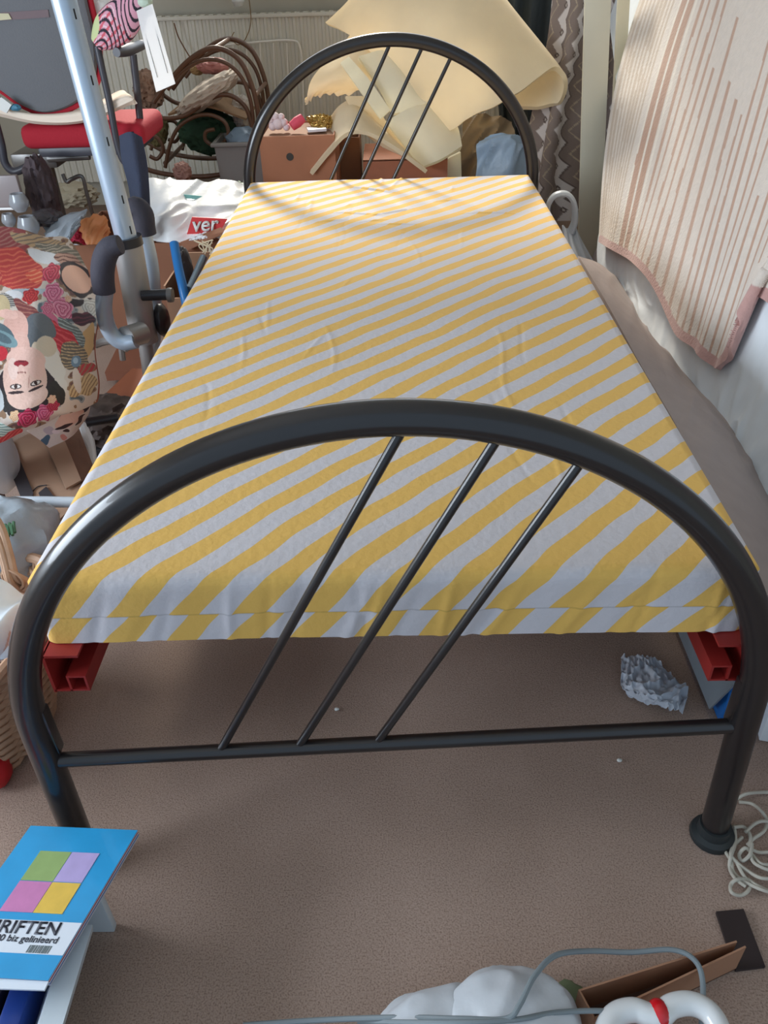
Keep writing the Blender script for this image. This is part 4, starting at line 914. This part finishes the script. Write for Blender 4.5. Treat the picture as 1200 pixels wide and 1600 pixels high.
    ell(-5, 522, 30, 17, 25, (84, 104, 112)); ell(8, 530, 22, 10, 28, (120, 150, 156)); ell(4, 528, 16, 6, 28, (84, 104, 112)); ell(0, 552, 12, 12, 0, (196, 36, 52))
    ell(62, 560, 12, 26, -15, (222, 204, 182)); ell(82, 580, 20, 40, -18, (220, 212, 202), 1); ell(72, 540, 16, 14, -20, (206, 190, 168))
    strokes(115, 555, 24, 20, 40, (108, 98, 88), (196, 168, 130), 1.6); ell(118, 562, 11, 8, 70, (112, 138, 160)); ell(117, 560, 6, 4, 70, (168, 190, 206)); strokes(136, 578, 14, 10, -30, (188, 64, 70), (150, 120, 96)); strokes(128, 605, 24, 14, -30, (206, 178, 136), (140, 108, 78), 1.5); ell(120, 595, 6, 22, -10, (220, 206, 196))
    ell(38, 606, 46, 42, 0, (52, 40, 44), 1); ell(85, 615, 14, 22, -15, (48, 44, 40), 1); ell(8, 618, 12, 22, 10, (48, 44, 42), 1)
    ell(38, 590, 34, 44, 0, (230, 190, 174)); ell(40, 560, 30, 18, 0, (230, 188, 174)); ell(42, 614, 33, 22, 0, (230, 192, 176)); ell(57, 572, 12, 16, 0, (234, 190, 176)); ell(20, 575, 8, 16, 0, (232, 200, 188))
    ell(33, 567, 11.5, 5, -4, (150, 32, 46)); ell(33, 571.5, 4, 2, 0, (230, 188, 174)); ell(33, 564.5, 8, .9, -4, (96, 20, 34))
    for sx, rot in ((-1, -6), (1, -20)):
        ex = 40+sx*15.5-1; ey = 599-sx*3
        ell(ex, ey-2, 9, 3.6, rot, (60, 44, 44)); ell(ex, ey-2, 7, 2.3, rot, (226, 214, 206)); ell(ex, ey-2, 2.7, 2.6, 0, (62, 38, 34)); ell(ex+sx*0, ey+6, 12.5, 2.1, rot, (58, 40, 42))
    ell(33, 580, 6.5, 1.0, 0, (176, 128, 118)); ell(28, 581, 1.2, 1.5, 0, (150, 100, 92)); ell(39, 580, 1.2, 1.5, 0, (150, 100, 92))
    ell(44, 592, 1.1, 9, 6, (206, 160, 146))
    flower(22, 645, 9, (232, 196, 150), (206, 150, 110), (240, 220, 190)); flower(42, 652, 16, (196, 44, 84), (146, 22, 56), (226, 110, 140)); flower(70, 646, 14, (206, 92, 130), (166, 56, 96), (234, 156, 180)); flower(84, 636, 10, (176, 44, 70), (140, 26, 50), (210, 90, 120)); flower(82, 625, 7, (226, 184, 150), (200, 140, 110), (240, 216, 196))
    strokes(5, 668, 30, 8, 35, (206, 220, 212), (110, 150, 140), 1.4); ell(-15, 620, 16, 34, 0, (200, 204, 206), 1)
    strokes(12, 684, 26, 9, -18, (204, 56, 60), (230, 110, 100))
    edge = (v > .985); col[edge] = (150, 80, 60)
    t = thing('floral_cloth', 'printed cloth with roses and an upside down face draped left of the bed', 'cloth', at(60, 560, z=.30))
    sheet('cloth_sheet', G, mat('print_cloth', (0, 0, 0), .85, attr=True, bump=.25, bs=120), .006, t, col=col)
    # turned-up lower flap with part of a second face
    n2, m2 = 160, 160
    Rf = [[(42, 674, .395), (90, 645, .405), (143, 612, .38)], [(60, 686, .37), (105, 665, .375), (140, 642, .36)], [(77, 700, .34), (112, 682, .345), (134, 655, .34)]]
    Gf = resample([[at(p[0], p[1], z=p[2]) for p in r] for r in Rf], n2, m2); Pf = resample([[(p[0], p[1], 0) for p in r] for r in Rf], n2, m2); X, Y = Pf[:, :, 0], Pf[:, :, 1]
    col = np.ones((n2, m2, 3))*np.array([216, 206, 200.]); wx = X+8*(vn(X/10, Y/10, 1)-.5); wy = Y+8*(vn(X/10, Y/10, 2)-.5)
    def ell2(cx, cy, a, b, rot, c):
        cr, sr = math.cos(math.radians(rot)), math.sin(math.radians(rot)); dx, dy = wx-cx, wy-cy; col[((dx*cr+dy*sr)/a)**2+((-dx*sr+dy*cr)/b)**2 < 1] = c
    ell2(118, 640, 30, 10, -30, (58, 52, 62)); ell2(108, 652, 24, 11, -30, (224, 186, 172)); ell2(100, 664, 14, 2.4, -20, (60, 44, 48)); ell2(102, 671, 6, 3.5, -10, (70, 50, 52)); ell2(124, 656, 12, 2, -45, (70, 50, 50)); ell2(99, 684, 5, 4, 0, (206, 140, 130)); ell2(72, 688, 7, 9, 30, (78, 104, 128)); ell2(78, 672, 9, 8, 10, (190, 176, 186)); ell2(88, 674, 6, 5, 0, (226, 210, 214))
    sheet('turned_flap', Gf, mat('print_cloth', (0, 0, 0), .85, attr=True, bump=.25, bs=120), .005, t, col=col)
floral()
# support under the cloth
t = thing('stool', 'dark stool hidden under the printed rose cloth', 'stool', (-1.02, .98, 0))
MB().box((-1.02, .98, .36), (.34, .5, .05), bev=.01).build('seat', mat('dark_wood', (72, 56, 50), .6), t)
for sx in (-1, 1):
    for sy in (-1, 1): MB().box((-1.02+sx*.14, .98+sy*.22, .17), (.03, .03, .34)).build('leg', mat('dark_wood', (72, 56, 50), .6), t)

# cardboard box with black print, lower left
t = thing('printed_carton', 'brown cardboard carton with black line drawings below the rose cloth', 'box', at(90, 780, z=0))
cb = mat('kraft_board', (168, 136, 112), .85, var=.05, vs=12); ink = mat('black_ink', (58, 54, 58), .8); dkc = mat('kraft_shaded', (128, 96, 78), .85, var=.05)
zt2 = .19
pa, pb, pc, pd = at(20, 690, z=zt2), at(88, 655, z=zt2), at(137, 770, z=zt2), at(62, 840, z=zt2)
bot_ = lambda p: np.array([p[0], p[1], 0.004])
MB().prism([pa, pb, pc, pd], (0, 0, -.185)).build('box_body', cb, t, sm=None)
fl = at(40, 690, z=zt2+.004), at(92, 660, z=zt2+.004), at(130, 748, z=zt2+.004), at(103, 765, z=zt2+.004)
MB().prism([at(70, 690, z=zt2+.008), at(96, 676, z=zt2+.008), at(127, 750, z=zt2+.008), at(103, 763, z=zt2+.008)], (0, 0, -.004)).build('box_flap', cb, t, sm=None)
MB().prism([at(94, 672, z=zt2+.006), at(120, 660, z=zt2+.004), at(150, 740, z=zt2-.01), at(128, 752, z=zt2+.006)], (0, 0, -.004)).build('inner_panel', dkc, t, sm=None)  # same kraft board, with the shade on this side put into its colour
g = MB()
g.prism([at(*p, z=zt2+.003) for p in [(4, 692), (20, 690), (52, 770), (50, 778), (32, 776), (18, 740)]], (0, 0, -.002)); g.prism([at(*p, z=zt2+.003) for p in [(60, 770), (72, 760), (86, 778), (64, 780)]], (0, 0, -.002))
g.tube([at(*p, z=zt2+.002) for p in [(50, 768), (60, 760), (73, 758)]], .0012, n=5); g.tube([at(*p, z=zt2+.002) for p in [(78, 796), (86, 800), (84, 810), (76, 812), (70, 804)]], .0014, n=5); g.tube([at(*p, z=zt2+.002) for p in [(66, 812), (80, 818), (92, 816)]], .0016, n=5)
g.build('printed_drawing', ink, t, sm=None)
tag(MB().tube([at(22, 784, z=.27), at(60, 784, z=.27), at(140, 785, z=.27)], .0105, n=18, sub=3).build('white_pipe', mat('white_pvc', (208, 220, 230), .35)), 'white plastic pipe running from the clear bag to the bed edge', 'pipe')
tag(MB().tube([at(*p, z=.12) for p in [(128, 665), (136, 690), (142, 705), (146, 730)]], [.012, .018, .012, .009], n=10).build('twisted_film', PLASTIC()), 'twisted white plastic strip between the carton and the bed', 'strip')
tag(MB().blob(at(160, 660, z=.06), (.09, .12, .055), 41, .2, fr=3).build('dark_bundle', mat('dark_brown_cloth', (86, 74, 70), .9, var=.3, vs=25)), 'dark brown heap on the floor beside the bed below the machine', 'bundle')
tag(MB().box(at(212, 600, z=.05), (.11, .18, .01), rot=RZ(-12)).build('hardboard_sheet', mat('orange_board', (158, 92, 62), .7)), 'orange brown panel lying flat beside the machine foot', 'panel')
tag(MB().box(at(208, 565, z=.03), (.13, .2, .03), rot=RZ(4)).build('wooden_tray', mat('red_wood', (136, 84, 62), .7)), 'reddish wooden tray on the floor behind the machine post', 'tray')

# clear plastic bag at far left
gb = MB().blob(at(-14, 705, z=.26), (.045, .06, .10), 51, .12, fr=1.8, ridge=False); tag(gb.build('white_bag', mat('cool_film', (196, 208, 220), .4, bump=.4, bs=40)), 'white bag hanging at the left frame edge above the clear bag', 'bag')
t = thing('clear_bag', 'translucent grey plastic bag with green print beside the wicker basket', 'bag', at(30, 860, z=.2))
MB().blob(at(22, 845, z=.25), (.085, .085, .075), 52, .16, fr=2.0, ridge=False).build('bag_body', mat('grey_film', (158, 168, 176), .25, bump=.5, bs=35, alpha=.96), t)
g = MB()
for i in range(7):
    a_ = at(2+i*3.2, 822+(i % 2)*3-i, z=.33); g.tube([a_, a_+np.array([.004, -.010, 0.0]), a_+np.array([.010, -.024, -.004])], .0028, n=6)
g.build('green_print', mat('leaf_green', (70, 112, 82), .6), t)

# wicker basket
def basket():
    t = thing('wicker_basket', 'woven wicker basket at the left beside the bed foot', 'basket', (-.70, .25, 0))
    m = mat('wicker', (176, 140, 112), .6, var=.12, vs=40); cx, cy = -.735, .235; H = .255
    g = MB(); nrow = 24
    for i in range(nrow):
        z = .012+i*(H-.02)/nrow; r_ = .115+.07*(z/H); P = []
        for k_ in range(48):
            an = 2*math.pi*k_/48; rr = r_+.0045*(1 if (k_//2+i) % 2 else -1); P.append((cx+rr*math.cos(an), cy+rr*1.05*math.sin(an), z))
        g.tube(P, .0062, n=6, sub=1, closed=True)
    g.lathe((cx, cy, .003), [(0, 0), (.11, 0), (.11, .006), (0, .006)]); g.build('woven_wall', m, t)
    g = MB()
    for k_ in range(24):
        an = 2*math.pi*(k_+.5)/24; g.tube([(cx+.115*math.cos(an), cy+.12*math.sin(an), .01), (cx+.183*math.cos(an), cy+.193*math.sin(an), H)], .004, n=6, sub=1)
    g.build('stakes', m, t)
    g = MB()
    for ph in (0, math.pi):
        P = [(cx+(.187+.006*math.cos(an*9+ph))*math.cos(an), cy+(.197+.006*math.cos(an*9+ph))*math.sin(an), H+.006*math.sin(an*9+ph)) for an in np.linspace(0, 2*math.pi, 97)[:-1]]
        g.tube(P, .009, n=8, sub=1, closed=True)
    g.build('braided_rim', m, t)
    p = [at(-20, 800, z=.44), at(-2, 830, z=.43), at(10, 870, z=.40), at(20, 905, z=.37), at(40, 915, z=.345), at(55, 928, z=.33)]
    for j_ in range(4):
        o = np.array([.006*math.cos(j_*1.57), .006*math.sin(j_*1.57), .005*math.sin(j_*1.57+.7)]); g = MB(); g.tube([q+o for q in p], .0055, n=8); 
        g.build('handle_cane', m, t)
    g = MB()
    for q in np.linspace(0, 1, 5):
        c = p[3]*(1-q)+p[4]*q; g.tube([c+.017*np.array([math.cos(a_), .3*math.sin(a_)*0-.3*math.cos(a_), math.sin(a_)]) for a_ in np.linspace(0, 6.28, 10)[:-1]], .0025, n=5, closed=True, sub=2)
    g.build('handle_binding', m, t)
basket()
C_ = [[at(-40, 905, z=.39), at(10, 912, z=.385), at(38, 925, z=.37)], [at(-45, 950, z=.40), at(5, 950, z=.395), at(36, 952, z=.37)], [at(-45, 1010, z=.38), at(0, 1000, z=.37), at(28, 985, z=.35)], [at(-45, 1060, z=.33), at(-8, 1035, z=.33), at(18, 1015, z=.335)]]
G = resample(C_, 60, 60); u, v = np.meshgrid(np.linspace(0, 1, 60), np.linspace(0, 1, 60), indexing='ij'); G[:, :, 2] += .008*np.sin(u*9+v*5)
col = np.ones((60, 60, 3))*np.array([224, 232, 240.]); col[(u > .62) & (np.abs((v*3+u*2) % 1-.5) < .08)] = (206, 178, 166); col[(u > .7) & ((v-.85)**2+(u-.8)**2 < .006)] = (206, 130, 96)
tag(sheet('basket_cloth', G, mat('cloth_print_b', (0, 0, 0), .8, attr=True, bump=.2, bs=60), .012, col=col), 'white printed cloth spilling over the wicker basket', 'cloth')
tag(MB().blob(at(-6, 1205, z=.03), (.022, .03, .03), 3, .08, sub=3).build('red_ball', mat('bright_red', (196, 30, 40), .5)), 'red round item on the carpet at the left edge', 'item')

# ================================================================ FRONT LEFT: crate with pack of notebooks
NZ = .150
n0, n1, n2 = at(48, 1290, z=NZ), at(215, 1297, z=NZ), at(75, 1532, z=NZ)
n3 = n0+(n2-n1)
ux = (n1-n0); WD = np.linalg.norm(ux); ux = ux/WD; uy = (n0-n3); LN = np.linalg.norm(uy); uy /= LN
t = thing('notebook_pack', 'shrink wrapped pack of light blue school notebooks in the front left corner', 'notebooks', (n2+n3)/2)
def cov(a, b, z=NZ): p = n3+ux*a*WD+uy*b*LN; return np.array([p[0], p[1], z])
blue = mat('sky_blue_cover', (44, 158, 214), .3, coat=.4, var=.06, vs=25); wh = mat('cover_white', (226, 232, 240), .3, coat=.4)
MB().prism([cov(0, 0), cov(1, 0), cov(1, 1), cov(0, 1)], (0, 0, -.0012)).build('cover', blue, t, sm=None)
for i, c_ in enumerate([(214, 214, 224), (170, 60, 80), (206, 210, 220), (90, 110, 160), (200, 200, 210)]):
    z_ = NZ-.0014-i*.0024; j = .004*((i*37) % 3-1)/1.0
    MB().prism([cov(.004+j*.0, .002, z_), cov(.997, .002, z_), cov(.997, .998, z_), cov(.004, .998, z_)], (0, 0, -.0022)).build('notebook_pages', mat('pages_%d' % i, c_, .8), t, sm=None)
band = lambda a0, b0, a1, b1, m, nm, h=.0006: MB().prism([cov(a0, b0, NZ+h), cov(a1, b0, NZ+h), cov(a1, b1, NZ+h), cov(a0, b1, NZ+h)], (0, 0, -h)).build(nm, m, t, sm=None)
band(0, .145, 1, .345, wh, 'title_panel')
# picture panels (plain colours, shapes only)
def pan(a0, b0, a1, b1, c_, nm='picture_panel'): return band(a0, b0, a1, b1, mat('panel_%d_%d_%d' % c_, c_, .35, var=.06, vs=60), nm)
pan(.25, .605, .535, .815, (150, 176, 110)); pan(.54, .605, .79, .815, (186, 168, 216)); pan(.25, .395, .535, .60, (206, 130, 180)); pan(.54, .395, .79, .60, (232, 192, 84))
ux3, uy3 = ux, uy
ik = mat('title_ink', (52, 54, 66), .5)
tw = .0215
text('SCHRIFTEN', tw, ik, t, cov(.045, .262, NZ+.0011), ux3, uy3, shear=.12, bold=.0004, name='title_lettering', thick=.0001, sx=1.10)
text('100 biz gelinieerd', .0108, ik, t, cov(.33, .212, NZ+.0010), ux3, uy3, shear=.15, bold=.0002, name='subtitle_lettering', thick=.0001, sx=1.09)
g = MB(); rnd = random.Random(3); a_ = .69
while a_ < .87:
    w_ = rnd.choice((.003, .005, .008)); g.prism([cov(a_, .150, NZ+.0009), cov(a_+w_, .150, NZ+.0009), cov(a_+w_, .196, NZ+.0009), cov(a_, .196, NZ+.0009)], (0, 0, -.0003)); a_ += w_+rnd.choice((.004, .007))
g.build('barcode', mat('barcode_grey', (92, 104, 104), .7), t, sm=None)
# film overhang
MB().prism([cov(-.02, -.062, NZ-.004), cov(1.0, -.045, NZ-.004), cov(1.0, 0, NZ-.002), cov(0, 0, NZ-.002)], (0, 0, -.003)).build('white_backing', wh, t, sm=None)

# white crate underneath with blue file, etc.
CZ = .118
e0, e1 = at(128, 1492, z=CZ), at(76, 1610, z=CZ)
t = thing('storage_crate', 'white plastic crate of papers below the blue notebooks', 'crate', (-.50, -.30, 0))
xr = (e0[0]+e1[0])/2-.004
g = MB(); g.prism([(xr-.016, -.46, CZ), (xr+.012, -.46, CZ), (xr+.010, -.46, CZ-.012), (xr-.060, -.46, .001), (xr-.075, -.46, .001)], (0, .29, 0)); g.box((xr-.30, -.29, CZ/2), (.012, .34, CZ), bev=.003); g.box((xr-.15, -.115, CZ/2), (.30, .012, CZ), bev=.003); g.box((xr-.15, -.46, CZ/2), (.30, .012, CZ), bev=.003); g.box((xr-.19, -.29, .006), (.22, .34, .01))
g.build('crate_body', mat('white_crate', (206, 216, 222), .45), t)
tag(MB().box((xr-.055, -.28, .076), (.026, .30, .070), bev=.004).build('blue_binder', mat('deep_blue', (30, 62, 140), .3)), 'deep blue file standing in the white crate', 'file')
tag(MB().box((xr-.090, -.28, .07), (.022, .30, .070), bev=.003).build('black_binder', mat('near_black', (44, 40, 50), .5)), 'dark file left of the deep blue one in the crate', 'file')
tag(MB().box((xr-.125, -.28, .058), (.034, .30, .092), bev=.003).build('grey_binder', mat('mid_grey', (150, 148, 150), .5)), 'grey file in the crate under the notebooks', 'file')
tag(MB().box((xr-.172, -.28, .06), (.05, .30, .098), bev=.003).build('red_binder', mat('file_red', (206, 60, 70), .5)), 'red file furthest left in the white crate', 'file')

# ================================================================ FLOOR ITEMS
def film(rows, label, name, z0, amp, seed, m=None, n=70, k=70):
    G = resample([[at(p[0], p[1], z=z0+(p[2] if len(p) > 2 else 0)) for p in r] for r in rows], n, k); u, v = np.meshgrid(np.linspace(0, 1, n), np.linspace(0, 1, k), indexing='ij')
    G[:, :, 2] = np.maximum(G[:, :, 2]+amp*(1-np.abs(vn(u*8, v*8+u*2, seed)-.5)*2.6)+amp*.5*(vn(u*22, v*22, seed+1)-.5), z0*.5+.001)
    return tag(sheet(name, G, m or PLASTIC(), .0008), label, 'plastic bag')
film([[(970, 1027), (1000, 1030), (1025, 1034)], [(970, 1060), (1010, 1062, .015), (1050, 1062)], [(973, 1082), (1020, 1092, .02), (1074, 1078, .01)], [(1002, 1100), (1040, 1108, .012), (1066, 1118)]], 'crumpled white plastic bag lying on the carpet under the bed', 'plastic_scrap', .006, .012, 4, m=mat('whitish_film', (206, 212, 222), .35, alpha=.86, bump=.3, bs=50))
# grey board leaning under the bed on the right + blue and white things
q = [at(1058, 985, z=.06), at(1100, 985, z=.20), at(1136, 1062, z=.20), at(1139, 1092, z=.15), at(1103, 1107, z=.02)]
B0, B1, B2, B3 = at(1056, 975, z=.02), at(1108, 1108, z=.02), at(1146, 1070, z=.14), at(1097, 975, z=.15)
B0[1] += .3; B3 = B0+(B2-B1)
tag(MB().prism([B0, B1, B2, B3], (.004, 0, .001)).build('grey_board', mat('blue_grey_board', (132, 142, 150), .5, var=.06, vs=14), sm=None), 'blue grey board leaning on its edge under the right side of the bed', 'board')
c = at(1132, 1098, z=.03)
tag(MB().box((c[0]+.035, c[1]+.06, .04), (.09, .16, .078), bev=.004).build('blue_box', mat('strong_blue', (26, 104, 180), .4)), 'strong blue box on the carpet behind the right bed leg', 'box')
c = at(1142, 1045, z=.12)
tag(MB().box((c[0]+.04, c[1]+.10, .105), (.08, .16, .052), bev=.002).build('white_carton', mat('white_card', (218, 224, 228), .6)), 'white carton resting on the strong blue box', 'box')
c = at(1196, 1120, z=.03)
tag(MB().box((c[0]+.04, c[1]+.05, .04), (.07, .18, .07), rot=RZ(-14), bev=.002).build('white_carton', mat('white_card', (218, 224, 228), .6)), 'white carton at the right frame edge beside the bed leg', 'box')

# rope tangle
g = MB()
paths = [[(1152, 1248), (1168, 1240), (1200, 1238), (1225, 1242)], [(1155, 1253), (1175, 1256), (1190, 1268), (1198, 1282), (1194, 1298), (1178, 1310), (1168, 1320)],
         [(1142, 1290), (1130, 1296), (1125, 1310), (1132, 1328), (1142, 1345), (1145, 1360), (1155, 1372), (1172, 1382), (1190, 1390), (1210, 1396)],
         [(1147, 1290), (1149, 1315), (1142, 1338), (1140, 1355), (1148, 1372), (1165, 1385)], [(1146, 1293), (1162, 1292), (1172, 1305), (1172, 1325), (1176, 1345), (1190, 1355), (1210, 1362)],
         [(1160, 1308), (1148, 1320), (1142, 1335), (1152, 1348), (1170, 1362), (1190, 1372), (1215, 1372)], [(1175, 1318), (1172, 1335), (1160, 1345), (1155, 1335), (1165, 1325), (1175, 1335), (1190, 1350), (1215, 1350)],
         [(1165, 1300), (1178, 1288), (1192, 1283), (1215, 1286)], [(1176, 1328), (1188, 1332), (1210, 1330)],
         [(1200, 1392), (1180, 1382), (1168, 1374), (1152, 1374), (1142, 1382), (1143, 1394), (1156, 1399), (1168, 1393), (1171, 1382), (1160, 1365), (1150, 1345)]]
rnd = random.Random(8)
for pl in paths:
    g.tube([at(x, y, z=.005+.010*rnd.random()) for x, y in pl], .0026, n=8, sub=8)
tag(g.build('cord_tangle', mat('white_cord', (196, 190, 176), .8)), 'tangle of thin white cord on the carpet beside the right bed foot', 'cord')
# dark strip on the floor
p_ = [at(*p, z=.006) for p in [(1119, 1424), (1162, 1420), (1196, 1510), (1150, 1516)]]
tag(MB().prism(p_, (0, 0, -.005)).build('dark_pad', mat('dark_felt', (52, 40, 38), .9)), 'dark brown rectangular pad lying on the carpet near the right edge', 'pad')
# bent card channel
t = thing('card_channel', 'folded brown card channel with a narrow opening at the front right', 'card', at(1000, 1560, z=0))
ck = mat('tan_card', (168, 124, 96), .8); 
h0 = .062
def wall_(A, B, th, zt, zb=.004):
    a, b = V(at(*A, z=zt)), V(at(*B, z=zt)); d = (b-a).normalized(); nrm = Vector((-d.y, d.x, 0))*th
    return [a, b, b+nrm, a+nrm], zt-zb
for A, B, nm in (((905, 1549), (1152, 1472), 'side_flap'), ((930, 1592), (1166, 1480), 'side_flap'), ((905, 1549), (928, 1592), 'end_flap')):
    pl, hh = wall_(A, B, .0022, h0); MB().prism(pl, (0, 0, -hh)).build(nm, ck, t, sm=None)
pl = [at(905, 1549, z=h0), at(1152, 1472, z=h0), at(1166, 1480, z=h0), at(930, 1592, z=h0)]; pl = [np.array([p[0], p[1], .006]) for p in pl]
MB().prism(pl, (0, 0, -.003)).build('base_flap', mat('shaded_card', (92, 66, 54), .85), t, sm=None)  # floor of the same tan card, shade inside the channel painted into it
# white ring toy with red bead
t = thing('ring_toy', 'white thick looped toy with a red band in the lower right corner', 'toy', at(1040, 1610, z=.05))
g = MB(); TZ = .075
g.tube([at(*p, z=TZ) for p in [(940, 1640), (950, 1602), (965, 1584), (990, 1578), (1012, 1585), (1030, 1588), (1050, 1572), (1080, 1568), (1108, 1582), (1125, 1612), (1130, 1650)]], .0135, n=18, sub=6); g.build('white_loop', mat('white_gloss_plastic', (228, 230, 230), .2, coat=.5), t)
g = MB(); g.blob(at(1029, 1584, z=TZ), (.014, .0165, .0165), 1, .0, ridge=False, sub=3); g.build('red_band', mat('red_gloss', (206, 22, 34), .25, coat=.5), t)
MB().blob(at(992, 1630, z=.05), (.012, .012, .012), 1, 0, ridge=False, sub=3).build('orange_bead', mat('orange_gloss', (226, 96, 40), .3), t)
# white plastic bag at bottom
t = thing('plastic_bag', 'puffed white plastic bag at the bottom edge of the carpet', 'bag', at(750, 1600, z=0))
MB().blob(at(800, 1600, z=.045), (.085, .06, .055), 61, .10, fr=.9, sub=5, flatz=-.042, ridge='soft').build('bag_body', PLASTIC(), t)
MB().blob(at(705, 1612, z=.035), (.085, .05, .040), 66, .12, fr=.9, sub=5, flatz=-.032, ridge='soft').build('bag_fold', PLASTIC(), t)
# grey cable
tag(MB().tube([at(*p, z=z_) for p, z_ in [((380, 1602), .02), ((500, 1594), .03), ((620, 1590), .06), ((720, 1592), .095), ((790, 1592), .105), ((812, 1570), .11), ((835, 1525), .11), ((868, 1493), .10), ((920, 1486), .08), ((985, 1488), .07), ((1050, 1484), .072), ((1085, 1500), .072), ((1098, 1535), .06), ((1096, 1600), .03)]], .0034, n=10, sub=8).build('grey_cable', mat('grey_cable', (128, 138, 142), .5)), 'grey cable arching over the plastic bag and the card channel', 'cable')
tag(MB().tube([at(*p, z=z_) for p, z_ in [((560, 1596), .03), ((700, 1598), .10), ((800, 1594), .105), ((870, 1582), .09), ((950, 1580), .078), ((1000, 1590), .07)]], .0030, n=10, sub=8).build('grey_cable', mat('grey_cable', (128, 138, 142), .5)), 'lower grey cable running along the bottom over the plastic bag', 'cable')
tag(MB().blob(at(890, 1560, z=.015), (.02, .02, .014), 5, .2, sub=3).build('green_scrap', mat('sage', (112, 124, 92), .8)), 'small sage green scrap between the plastic bag and the card channel', 'scrap')
# lint on carpet
for i, (px, py, lb) in enumerate([(147, 1026, 'beside the left red rail'), (526, 1108, 'in the middle under the bed'), (968, 1188, 'right of centre before the crossbar')]):
    tag(MB().blob(at(px, py, z=.004), (.0042, .003, .0028), i, .2, sub=2).build('paper_crumb', WHITE()), 'tiny white crumb on the carpet '+lb, 'crumb', 'crumbs on the carpet')
